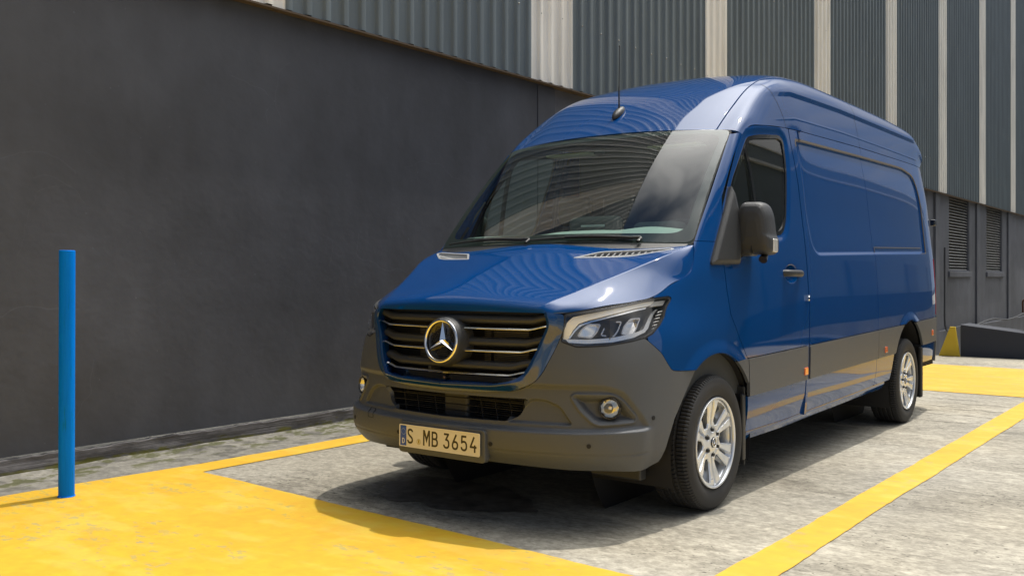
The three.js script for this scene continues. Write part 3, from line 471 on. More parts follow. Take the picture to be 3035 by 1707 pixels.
// --- grille: blades, chrome strips, radiator and the star
{
  const gr = new THREE.Group(); gr.name = 'grille'; van.add(gr);
  const zf = (x, y) => shell(pl([0, .3, .53, .64], [0, 1, 2.05, 2.85])(Math.abs(x)), y)[2];
  const bend = (x, e) => .018 * sstep(e - .10, e, Math.abs(x));
  const blade = (y, e, h, name, x0, x1) => { const vs = lin(0, 1, 12), us = lin(x0, x1, 70); return M(name, sheet(us, vs, (v) => (x) => { const a = (v - .5) * Math.PI * .95, yy = y + bend(x, e) + h * (.5 + .5 * Math.sin(a)); return [x, yy, zf(x, y) - .045 + .030 * Math.cos(a) - .012 * v]; }, null, { skirt: .012, close: 1 }), plasticDark, gr); };
  const strip = (y, e, x0, x1) => { const sec = [[-.004, -.0060], [.0115, -.0035], [.0125, -.0015], [.0065, .0052], [-.010, .0066], [-.012, -.004], [-.004, -.0060]]; return M('chrome_strip', sheet(lin(x0, x1, 60), lin(0, 6, 24), (v) => { const i = Math.min(5, Math.floor(v)), t = v - i, q = [lerp(sec[i][0], sec[i + 1][0], t), lerp(sec[i][1], sec[i + 1][1], t)]; return (x) => [x, y + bend(x, e) + q[1], zf(x, y) - .018 + q[0]]; }, null, { skirt: 0 }), chrome, gr); };
  const e1 = .545, e2 = .507, e3 = .455;
  blade(.972, e1, .046, 'blade', -e1, e1); blade(.864, e2 + .01, .044, 'blade', -e2 - .02, -.085); blade(.864, e2 + .01, .044, 'blade', .085, e2 + .02); blade(.752, e3, .044, 'blade', -e3 - .025, e3 + .025);
  strip(.950, e1, -e1, -.10); strip(.950, e1, .10, e1); strip(.843, e2, -e2 + .004, -.09); strip(.843, e2, .09, e2 - .004); strip(.733, e3, -e3 + .004, e3 - .004);
  M('lower_panel', sheet(lin(-.46, .46, 60), lin(.66, .722, 8), (y) => (x) => [x, y, zf(x, y) - .035], null, { skirt: .01, close: 1 }), gloss, gr);
  M('hood_slam_panel', sheet(lin(-.56, .56, 40), lin(1.012, 1.05, 6), (y) => (x) => [x, y, zf(x, 1.0) - .05 - (y - 1.012) * .3], null, { skirt: .02, close: 1 }), plasticDark, gr);
  M('grille_backing', [box(-.58, .58, .62, 1.06, .77, .785)], black, gr);
  const fins = []; for (const [y0, n] of [[.90, 5], [.785, 6]]) for (let k = 0; k < n; k++) for (const [a, c] of [[-.30, -.13], [.13, .17], [.19, .40]]) fins.push(box(a, c, y0 + k * .009, y0 + .004 + k * .009, .83, .86));
  M('radiator_fins', fins, mat([0.20, 0.17, 0.11], .5, .5), gr).userData.kind = 'stuff';
  M('latch_post', box(-.235, -.215, .69, .95, .80, .87), mat([.4, .38, .33], .4, .6), gr);
  { const c = new THREE.CylinderGeometry(.013, .016, .03, 20).rotateX(Math.PI / 2); c.translate(0, .706, 1.0); M('front_camera', c, gloss, gr); M('camera_lens', new THREE.SphereGeometry(.007, 12, 8).translate(0, .706, 1.014), phys([.12, .06, .03], .05, .3, { clearcoat: 1 }), gr); }
  // star badge
  const st = new THREE.Group(); st.name = 'star_badge'; van.add(st); st.position.set(0, .884, 1.022); st.rotation.x = -.10;
  M('boss', new THREE.LatheGeometry([[.106, .022], [.112, .018], [.1175, .004], [.121, -.03], [.128, -.085]].map((p) => new THREE.Vector2(...p)), 72).rotateX(Math.PI / 2), plasticDark, st);
  M('dish', new THREE.LatheGeometry([[0, -.012], [.06, -.008], [.10, .004], [.104, .010]].map((p) => new THREE.Vector2(...p)), 72).rotateX(Math.PI / 2), gloss, st);
  M('ring', new THREE.LatheGeometry(lin(0, 1, 24).map((t) => { const a = t * 2 * Math.PI; return new THREE.Vector2(.1005 + .0085 * Math.cos(a), .017 + .009 * Math.sin(a)); }), 96).rotateX(Math.PI / 2), chrome, st);
  const dots = []; for (let i = -7; i <= 7; i++) for (let j = -7; j <= 7; j++) { const x = i * .0105 + (j & 1) * .005, y = j * .0095, r = Math.hypot(x, y); if (r < .083 && r > .03) { const a = ((Math.atan2(y, x) - Math.PI / 2) / (2 * Math.PI / 3) % 1 + 1) % 1; if (a > .22 && a < .78) { const d = new THREE.SphereGeometry(.0028, 6, 4); d.translate(x, y, -.006 + .1 * r); dots.push(d); } } }
  M('dish_texture', dots, plasticDark, st);
  const P = [], tri = (a, b, c) => P.push(...a, ...b, ...c), pt = (ang, r, z) => [r * Math.cos(ang), r * Math.sin(ang), z];
  for (let k = 0; k < 3; k++) { const a = Math.PI / 2 + k * 2 * Math.PI / 3, tip = pt(a, .097, .015), l = pt(a + Math.PI / 3, .0185, .004), r = pt(a - Math.PI / 3, .0185, .004), top = [0, 0, .028]; tri(top, tip, l); tri(top, r, tip); const tb = [tip[0], tip[1], 0], lb = [l[0], l[1], -.01], rb = [r[0], r[1], -.01]; tri(l, tip, tb); tri(l, tb, lb); tri(tip, r, rb); tri(tip, rb, tb); }
  const sg = new THREE.BufferGeometry(); sg.setAttribute('position', new THREE.BufferAttribute(new Float32Array(P), 3)); sg.computeVertexNormals(); M('star', sg, chrome, st);
}
// --- headlights
{
  const build = (q) => {
    const h = new THREE.Group(); h.name = 'headlight'; van.add(h);
    const put = (name, g, m) => M(name, q > 0 ? g : mirrorX(g), m, h);
    const US = lin(2.5, 7.05, 330), VS = lin(.865, 1.11, 150);
    const lay = (name, pts, depth, m, skirt, r = .006) => { const f = inS(pts, r), ss = pts.map((p) => p[0]), yy = pts.map((p) => p[1]); return put(name, sheet(lin(Math.min(...ss) - .05, Math.max(...ss) + .05, 110), lin(Math.min(...yy) - .006, Math.max(...yy) + .006, 60), offRow(depth), (s, y) => f(s, y), { skirt }), m); };
    put('cover_glass', sheet(US, VS, shellRow, (s, y) => hlamp(s, y) - .002, { skirt: .012 }), clear);
    put('housing', sheet(lin(2.5, 7.05, 120), lin(.865, 1.11, 50), offRow(.09), (s, y) => hlamp(s, y) + .012, { skirt: 0 }), mat([.16, .165, .17], .25, .6));
    lay('lower_mask', [[2.66, .900], [2.9, .890], [3.5, .886], [4.5, .893], [5.5, .912], [6.05, .932], [5.9, .917], [5.23, .903], [4.17, .885], [3.16, .879], [2.64, .902]], .028, gloss, .03, .003);
    put('seal', sheet(US, VS, offRow(.003), (s, y) => .0055 - Math.abs(hlamp(s, y) + .001), { skirt: .09 }), black);
    // daytime running guide: a pale band over the top and down the inner end
    lay('light_guide', [[2.82, .908], [3.06, .948], [3.36, .984], [3.82, 1.006], [4.7, 1.034], [5.6, 1.058], [6.25, 1.068], [6.30, 1.090], [5.6, 1.083], [4.7, 1.062], [3.75, 1.038], [3.15, 1.018], [2.90, .988], [2.74, .950], [2.63, .908]], .022, phys([.92, .93, .91], .2, 0, { clearcoat: 1 }), .016, .004);
    lay('guide_lip', [[2.90, .912], [3.14, .944], [3.44, .974], [3.88, .995], [4.7, 1.022], [5.6, 1.046], [6.15, 1.056], [6.15, 1.063], [5.6, 1.054], [4.7, 1.030], [3.85, 1.002], [3.38, .980], [3.08, .946], [2.84, .912]], .030, chrome, .02, .002);
    lay('turn_block', [[6.25, 1.062], [6.82, 1.066], [6.80, 1.090], [6.30, 1.086]], .020, mat([.75, .75, .74], .2, .6), .012, .004);
    const cell = (s0, s1, n) => { const q = .011 * n, p = [[s0, .924 + q * .7], [s0 + .52, .920 + q * .7], [s0 + .78, .945 + q], [s0 + 1.02, .985 + q * 1.3], [s0 + .55, .985 + q * 1.2], [s0 + .22, .955 + q]]; lay('reflector', p, .058, mat([.93, .92, .90], .10, 1, {}), .0, .010);
      const f = inS(p, .010); put('reflector_rim', sheet(lin(s0 - .1, s1 + .5, 110), lin(.912, 1.05, 70), offRow(.034), (s, y) => .0030 - Math.abs(f(s, y)), { skirt: .03 }), mat([.6, .6, .61], .2, .8)); };
    cell(3.20, 3.95, 0); cell(4.12, 4.9, 1); cell(5.02, 5.72, 2);
    lay('lower_trim', [[2.72, .910], [3.5, .910], [4.5, .920], [5.5, .940], [6.20, .960], [6.10, .944], [5.5, .920], [4.5, .900], [3.5, .892], [2.85, .895]], .024, mat([.85, .86, .87], .16, .8), .03, .003);
    lay('side_trim', [[5.9, .945], [6.1, .962], [6.30, .995], [6.45, 1.030], [6.60, 1.050], [6.72, 1.052], [6.60, 1.033], [6.46, .995], [6.30, .962], [6.05, .940]], .030, mat([.8, .81, .82], .15, .85), .03, .004);
    for (let k = 0; k < 6; k++) { const y = .955 + .0155 * k, s = 6.42 + .055 * k; lay('indicator_fin', [[s, y], [s + .17, y + .003], [s + .19, y + .009], [s + .02, y + .006]], .016, mat([.82, .82, .82], .2, .5), .012, .002); }
    put('sealing_flap', sheet(lin(2.7, 6.1, 120), lin(1.01, 1.12, 70), offRow(.018), (s, y) => Math.min(.018 - Math.abs(y - pl([2.84, 3.73, 4.62, 5.95], [1.022, 1.041, 1.064, 1.093])(s) - .012), 1), { skirt: 0 }), black);
  };
  build(1); build(-1);
}
// --- fog lamps
{
  const build = (q) => {
    const g = new THREE.Group(); g.name = 'fog_lamp'; van.add(g); const p = shell(4.36, .594), n = new THREE.Vector3(.42, .06, .9).normalize(), sn = shellN(4.36, .594);
    const c = new THREE.Vector3(p[0] - sn.x * .028, p[1], p[2] - sn.z * .028), o = new THREE.Quaternion().setFromUnitVectors(new THREE.Vector3(0, 1, 0), n);
    const put = (name, geo, m) => { geo.applyQuaternion(o); geo.translate(c.x, c.y, c.z); M(name, q > 0 ? geo : mirrorX(geo), m, g); };
    const L = (pts, k = 48) => new THREE.LatheGeometry(pts.map((a) => new THREE.Vector2(...a)), k);
    put('bezel', L([[.044, .004], [.047, .012], [.050, .012], [.053, .002], [.053, -.02]]), gloss);
    put('reflector', L([[.004, -.034], [.02, -.028], [.034, -.012], [.043, .004]], 9), mat([.8, .78, .72], .08, 1));
    put('bulb', L([[0, -.008], [.008, -.008], [.009, -.03]], 20), chrome);
    put('lens', L([[0, .021], [.015, .0195], [.028, .015], [.038, .008], [.044, .001]]), clear);
  };
  build(1); build(-1);
}
// --- number plate
{
  const W = 1040, H = 220, c = document.createElement('canvas'); c.width = W; c.height = H; const x = c.getContext('2d');
  x.fillStyle = '#f3ecd9'; x.fillRect(0, 0, W, H); x.fillStyle = '#0a50b8'; x.fillRect(12, 10, 84, 200);
  x.fillStyle = '#e9e6da'; for (let k = 0; k < 12; k++) { const a = k * Math.PI / 6; x.beginPath(); x.arc(54 + 29 * Math.cos(a), 72 + 29 * Math.sin(a), 3, 0, 7); x.fill(); }
  x.strokeStyle = '#f2f2ee'; x.lineWidth = 8; x.beginPath(); x.moveTo(42, 140); x.lineTo(42, 186); x.lineTo(52, 186); x.quadraticCurveTo(68, 184, 68, 163); x.quadraticCurveTo(68, 142, 52, 140); x.closePath(); x.stroke();
  x.strokeStyle = '#1c160e'; x.lineWidth = 20; x.lineCap = 'butt'; x.lineJoin = 'round';
  const T = 46, B = 176, w = 58, go = (px, f) => { x.save(); x.translate(px, 0); x.beginPath(); f(); x.stroke(); x.restore(); };
  const m = (T + B) / 2, R = w / 2;
  go(118, () => { x.moveTo(w, T + 22); x.quadraticCurveTo(w - 2, T, R, T); x.quadraticCurveTo(2, T, 2, T + 28); x.quadraticCurveTo(2, T + 48, R, m); x.quadraticCurveTo(w, B - 48, w, B - 28); x.quadraticCurveTo(w, B, R - 4, B); x.quadraticCurveTo(0, B, -2, B - 26); });
  go(330, () => { x.lineJoin = 'miter'; x.moveTo(0, B + 10); x.lineTo(0, T - 4); x.lineTo(6, T - 4); x.lineTo(36, m + 18); x.lineTo(66, T - 4); x.lineTo(72, T - 4); x.lineTo(72, B + 10); });
  go(442, () => { x.moveTo(0, T); x.lineTo(30, T); x.quadraticCurveTo(58, T, 58, T + 32); x.quadraticCurveTo(58, m - 2, 30, m - 2); x.lineTo(0, m - 2); x.moveTo(30, m - 2); x.quadraticCurveTo(64, m - 2, 64, B - 34); x.quadraticCurveTo(64, B, 30, B); x.lineTo(0, B); x.moveTo(0, T - 10); x.lineTo(0, B + 10); });
  x.lineJoin = 'round';
  go(592, () => { x.moveTo(0, T); x.lineTo(56, T); x.lineTo(26, m - 12); x.quadraticCurveTo(62, m - 14, 62, B - 36); x.quadraticCurveTo(62, B, 30, B); x.quadraticCurveTo(2, B, 0, B - 28); });
  go(702, () => { x.moveTo(46, T - 8); x.lineTo(10, m); x.quadraticCurveTo(0, m + 16, 0, B - 34); x.quadraticCurveTo(0, B, 31, B); x.quadraticCurveTo(62, B, 62, B - 36); x.quadraticCurveTo(62, m - 2, 31, m - 2); x.quadraticCurveTo(14, m - 2, 6, m + 8); });
  go(814, () => { x.moveTo(60, T); x.lineTo(6, T); x.lineTo(4, m - 6); x.quadraticCurveTo(14, m - 16, 30, m - 16); x.quadraticCurveTo(62, m - 16, 62, B - 38); x.quadraticCurveTo(62, B, 30, B); x.quadraticCurveTo(2, B, 0, B - 28); });
  go(926, () => { x.moveTo(44, T - 8); x.lineTo(0, B - 40); x.lineTo(74, B - 40); x.moveTo(52, m + 4); x.lineTo(52, B + 10); });
  x.strokeStyle = '#b9a877'; x.lineWidth = 3; x.beginPath(); x.arc(262, 156, 27, 0, 7); x.stroke(); x.beginPath(); x.arc(262, 156, 22, 0, 7); x.stroke(); x.fillStyle = '#c9b832'; x.fillRect(251, 138, 22, 34); x.fillStyle = '#6a5a1c'; for (const yy of [143, 152, 161]) x.fillRect(254, yy, 16, 4);
  const ct = new THREE.CanvasTexture(c); ct.colorSpace = THREE.SRGBColorSpace; ct.magFilter = THREE.LinearFilter; ct.anisotropy = 8;
  const pg = new THREE.Group(); pg.name = 'licence_plate'; van.add(pg); pg.position.set(0, .405, 1.058); pg.rotation.x = -.012;
  const rr = (w, h, r) => { const s = new THREE.Shape(); s.moveTo(-w / 2 + r, -h / 2); s.lineTo(w / 2 - r, -h / 2); s.quadraticCurveTo(w / 2, -h / 2, w / 2, -h / 2 + r); s.lineTo(w / 2, h / 2 - r); s.quadraticCurveTo(w / 2, h / 2, w / 2 - r, h / 2); s.lineTo(-w / 2 + r, h / 2); s.quadraticCurveTo(-w / 2, h / 2, -w / 2, h / 2 - r); s.lineTo(-w / 2, -h / 2 + r); s.quadraticCurveTo(-w / 2, -h / 2, -w / 2 + r, -h / 2); return s; };
  const hold = new THREE.ExtrudeGeometry(rr(.548, .148, .018), { depth: .03, bevelEnabled: true, bevelSize: .004, bevelThickness: .004, bevelSegments: 2 }); hold.translate(.004, -.008, -.043); M('holder', boxUV(hold), plastic, pg);
  const fg = new THREE.ShapeGeometry(rr(.520, .110, .009), 6), uv = fg.attributes.uv, fp = fg.attributes.position; for (let i = 0; i < fp.count; i++) uv.setXY(i, fp.getX(i) / .52 + .5, fp.getY(i) / .11 + .5); fg.translate(0, 0, .0012);
  M('plate_face', fg, phys([.80, .80, .80], .38, 0, { map: ct, clearcoat: .4 }), pg);
  const rimS = rr(.5208, .1108, .0095); rimS.holes.push(rr(.5135, .1035, .0075)); M('plate_rim', new THREE.ExtrudeGeometry(rimS, { depth: .003, bevelEnabled: false, curveSegments: 6 }).translate(0, 0, -.0005), phys([.78, .74, .62], .35), pg);
}
// --- hood
const hoodGeo = (() => {
  const C = [[0, 1.032, .972], [0, 1.062, .972], [0, 1.092, .952], [0, 1.125, .90], [0, 1.175, .79], [0, 1.242, .62], [0, 1.305, .44], [0, 1.355, .29], [0, 1.380, .205]];
  const Kc = [[.515, 1.030, .918], [.518, 1.052, .912], [.530, 1.078, .880], [.550, 1.100, .82], [.598, 1.136, .72], [.665, 1.186, .585], [.748, 1.250, .415], [.825, 1.318, .225], [.850, 1.362, .065]];
  const E = [[.570, 1.026, .897], [.605, 1.030, .868], [.640, 1.037, .835], [.690, 1.049, .785], [.755, 1.068, .69], [.852, 1.100, .482], [.878, 1.172, .293], [.893, 1.240, .125], [.868, 1.362, .048]];
  const t = [0, .06, .13, .22, .36, .54, .73, .90, 1], c = spl(t, C), k = spl(t, Kc), e = spl(t, E);
  const raw = (u, v) => { if (v <= 1) { const a = c(u), b = k(u); return [b[0] * v, lerp(a[1], b[1], Math.pow(v, 2.1)) - .012 * Math.sin(Math.PI * Math.pow(v, 1.6)) * sstep(.1, .35, u), lerp(a[2], b[2], Math.pow(v, 1.9))]; } const a = k(u), b = e(u), w = v - 1; return [lerp(a[0], b[0], w) + .010 * Math.sin(Math.PI * w), lerp(a[1], b[1], w), lerp(a[2], b[2], w) + .004 * Math.sin(Math.PI * w)]; };
  const pos = (u, v) => { const o = [0, 0, 0]; const d = .028; for (const q of [-1, -.6, -.2, .2, .6, 1]) { const vv = v + q * d * Math.min(1, (2 - v) / d, 1); const p = raw(u, Math.abs(vv)); const sx = vv < 0 ? -1 : 1; o[0] += sx * p[0] / 6; o[1] += p[1] / 6; o[2] += p[2] / 6; } return o; };
  return { pos };
})();
const VENT = roundPoly([[.345, .405], [.45, .275], [.52, .245], [.785, .130], [.815, .150], [.77, .20], [.665, .30], [.60, .33]], .02);
const ventF = sdPoly(VENT);
{
  const us = [...lin(0, .12, 16), ...lin(.12, 1, 170).slice(1)], vs = [...lin(0, .93, 80), ...lin(.93, 1.07, 70).slice(1), ...lin(1.07, 2, 50).slice(1)];
  const g = sheet(us, vs, (v) => (u) => hoodGeo.pos(u, v), (u, v, p) => Math.min(1, -ventF(p[0], p[2])), { flip: true, skirt: .016, close: 1 });
  const h = M('hood', merge([g, mirrorX(g)]), paint, van);
  for (const q of [1, -1]) {                                       // the two cowl vents let into it
    const w = new THREE.Group(); w.name = 'cowl_vent'; van.add(w);
    const put = (n, geo, m) => M(n, q > 0 ? geo : mirrorX(geo), m, w), grey = phys([.50, .51, .52], .34, .35, {});
    const sub = (dy) => (v) => (u) => { const p = hoodGeo.pos(u, v); return [p[0], p[1] + dy, p[2]]; };
    const U = lin(.55, .99, 90), Vv = lin(.35, 1.02, 120);
    put('vent_frame', sheet(U, Vv, sub(.001), (u, v, p) => { const d = ventF(p[0], p[2]); return Math.min(d - .001, .013 - d); }, { flip: true, skirt: .014 }), grey);
    put('vent_floor', sheet(U, Vv, sub(-.016), (u, v, p) => ventF(p[0], p[2]) + .004, { flip: true, skirt: 0 }), black);
    const A = [.335, .475], dir = [.87, -.49];                      // slats run along the vent, ribs across it
    const loc = (p) => { const dx = p[0] - .345, dz = p[2] - .405; return [dx * dir[0] + dz * dir[1], -dx * dir[1] + dz * dir[0]]; };
    for (let k = 0; k < 3; k++) put('slat', sheet(U, Vv, sub(-.003 - .0), (u, v, p) => { const l = loc(p), c = .024 + .034 * k; return Math.min(ventF(p[0], p[2]) - .010, .0105 - Math.abs(l[1] - c)); }, { flip: true, skirt: .010, disp: (u, v, p) => { const l = loc(p), c = .024 + .034 * k; return [0, .25 * (l[1] - c), 0]; } }), grey);
    put('ribs', sheet(lin(.55, .99, 150), lin(.35, 1.02, 200), sub(-.007), (u, v, p) => { const l = loc(p), f = ((l[0] + .35 * l[1]) / .033 % 1 + 1) % 1; return Math.min(ventF(p[0], p[2]) - .010, (.085 - Math.abs(f - .5)) * .033); }, { flip: true, skirt: .006 }), grey);
  }
}
// --- flank panels
const hoodEdge = inS([[5.6, 1.098], [5.92, 1.100], [5.86, 1.116], [6.22, 1.172], [6.53, 1.198], [6.74, 1.224], [6.55, 1.275], [6.30, 1.337], [6.02, 1.372], [5.95, 1.386], [4, 1.386], [4, 1.0]], .012);   // where the hood lies
const flare = (z, y, zc, r) => { const d = Math.hypot(z - zc, y - .345) - r; return .012 * sstep(.075, .0, d) * sstep(.40, .60, y); };
const PANEL = roundPoly([[-1.385, 2.078, .03], [-1.392, 1.6, .1], [-1.43, 1.40, .08], [-1.52, 1.332, .07], [-2.78, 1.362], [-4.33, 1.395, .03], [-4.355, 1.86, .15], [-4.27, 2.08, .12], [-3.9, 2.122, .1], [-2.7, 2.103]], .02);
const panelF = sdPoly(PANEL);
const HANDLE = [-1.045, 1.216];
const flankDisp = (s, y, p) => {
  let d = flare(p[2], y, 0, .462) + flare(p[2], y, -3.665, .50) + (p[2] > -.3 && y < 1.1 ? .006 * sstep(.30, .10, Math.abs(Math.hypot(p[2], y - .345) - .56)) * 0 : 0);
  d += .0016 * sstep(-.06, .06, 1.13 - .012 * (p[2] + 1.3) - y) * sstep(-.3, -.9, p[2]);
  d -= .013 * sstep(.0, .026, panelF(p[2], y));
  if (p[2] < SLIDE - .02) d += .003 * sstep(.004, .0, Math.abs(y - 1.422 + .021 * (p[2] + 2.8) * -1 - .0) - .0) * (p[2] < -2.8 && p[2] > -4.2 ? 0 : 0);
  if (p[2] > -1.2 && p[2] < -.9) d -= .022 * sstep(.060, .030, Math.hypot((p[2] - HANDLE[0]) * .56, y - HANDLE[1]));
  return [d, 0, 0];
};
// front fenders
{
  const field = (s, y, p) => Math.min(-bumpTop(s, y) - GAP, -(hlamp(s, y) + .0045), -hoodEdge(s, y) - GAP, p[2] - doorFront(y) - GAP, arch(p[2], y, 0, .462), 1.3835 - y - .0, s < 6 ? -.01 + (s - 5.8) * .05 : 1, p[2] > -.41 && y < mouldTop(p[2]) - 0 && p[2] < 0 ? y - mouldTop(p[2]) : 1);
  const g = sheet(lin(5.75, 10.4, 380), lin(.69, 1.39, 170), shellRow, field, { disp: flankDisp });
  pair('front_fender', g, paint);
  // grey wheel-arch end piece behind the front wheel
  const g2 = sheet(lin(8.5, 10.6, 120), lin(.30, .80, 120), shellRow, (s, y, p) => Math.min(arch(p[2], y, 0, .462), p[2] - doorFront(y) - GAP, mouldTop(p[2]) - GAP - y, y - .535, -p[2]), { disp: (s, y, p) => [.008, 0, 0] });
  pair('arch_trim', g2, plastic);
}
// windscreen pillars
{
  const g = sheet(lin(5.9, 10.8, 200), lin(1.375, 2.06, 160), shellRow, (s, y, p) => Math.min(s - 6.05, y - 1.3865, p[2] - doorFront(y) - GAP, 2.028 - y + (s - 8) * .006), {});
  pair('windscreen_pillar', g, paint);
}
// front doors
const WIN = roundPoly([[-.655, 1.968, .03], [-.70, 2.012, .05], [-.82, 2.038, .08], [-1.15, 2.074, .05], [-1.212, 2.05, .05], [-1.19, 1.90, .2], [-1.065, 1.54, .10], [-.99, 1.455, .09], [-.84, 1.440, .15], [-.55, 1.352, .15], [-.31, 1.286, .05], [-.205, 1.276, .03], [-.222, 1.36, .1], [-.40, 1.70, .1]], .02);
const winF = sdPoly(WIN);
const doorTop = (z) => seamY(z) - GAP;
{
  const body = (s, y, p) => Math.min(doorFront(y) - GAP - p[2], p[2] - DOORR, doorTop(p[2]) - y);
  const US = lin(8.0, 12.0, 330);
  const dd = (s, y, p) => { const w = winF(p[2], y), a = flankDisp(s, y, p); a[0] -= .010 * sstep(-.05, -.004, w) * (1 - sstep(1.5, 1.3, y) * .4) ; a[0] += .012 * sstep(.10, .0, Math.abs(w + .055)) * sstep(1.50, 1.38, y) * 0; return a; };
  const build = (q) => {
    const d = new THREE.Group(); d.name = 'front_door'; van.add(d); const put = (n, g, m) => M(n, q > 0 ? g : mirrorX(g), m, d);
    put('door_skin', sheet(US, lin(.75, 2.14, 300), shellRow, (s, y, p) => Math.min(body(s, y, p), y - mouldTop(p[2]) - GAP, -winF(p[2], y)), { disp: dd }), paint);
    put('door_moulding', sheet(lin(9.6, 12.0, 160), lin(.53, .79, 60), shellRow, (s, y, p) => Math.min(body(s, y, p), mouldTop(p[2]) - GAP - y, y - mouldBot(p[2]) - .002), { disp: () => [.009, 0, 0] }), plastic);
    put('lower_skin', sheet(lin(9.6, 12.0, 160), lin(.33, .58, 60), shellRow, (s, y, p) => Math.min(body(s, y, p), mouldBot(p[2]) - .002 - y, y - sillY(p[2]) - .004), { disp: (s, y, p) => [-.004 - .012 * sstep(.50, .34, y), 0, 0] }), paint);
    // window: rubber, quarter bar, panes
    const off = (dx) => (y) => { const r = shellRow(y); return (s) => { const p = r(s); p[0] += dx; return p; }; };
    const UW = lin(8.0, 11.6, 260), VW = lin(1.25, 2.09, 190), bar = (z, y) => .013 - Math.abs(z + .640 + .02 * (y - 1.66));
    put('window_seal', sheet(UW, VW, off(-.008), (s, y, p) => { const w = winF(p[2], y); return Math.min(w + .002, .021 - w); }, { skirt: .02 }), gloss);
    put('quarter_bar', sheet(UW, VW, off(-.006), (s, y, p) => Math.min(winF(p[2], y) - .006, bar(p[2], y)), { skirt: .02 }), gloss);
    const flat = (y) => (z) => { const a = shell(sOf(-.85, 1.45), 1.45)[0], b = shell(sOf(-.85, 2.0), 2.0)[0]; return [lerp(a, b, (y - 1.45) / .55) - .022 + .052 * (-.85 - z) + .012 * (1 - Math.pow((y - 1.72) / .3, 2)) - .02 * Math.pow(z + .85, 2), y, z]; };
    put('door_window', sheet(lin(-.15, -1.25, 60), lin(1.25, 2.09, 70), flat, (s, y, p) => Math.min(winF(p[2], y) - .004, -.64 - p[2]), { skirt: 0 }), tint);
    put('quarter_window', sheet(lin(-.15, -1.25, 60), lin(1.25, 2.09, 70), flat, (s, y, p) => Math.min(winF(p[2], y) - .004, p[2] + .64), { skirt: 0 }), tint);
    // handle across its bowl
    const x = flank(1.216)[0] - .006; const hg = [tube([[x - .016, 1.219, -.925], [x + .020, 1.2195, -.945], [x + .034, 1.219, -1.03], [x + .032, 1.2185, -1.11], [x + .020, 1.218, -1.150], [x - .016, 1.218, -1.166]], .0165, 48, 14)]; hg[0].translate(0, -1.2185, 0); hg[0].scale(1, 1.25, 1); hg[0].translate(0, 1.2185, 0);
    put('door_handle', merge(hg), plasticDark);
    put('lock_mark', rbox(x + .004, x + .013, 1.064, 1.072, -1.262, -1.290, .002), chrome);
  };
  build(1); build(-1);
}
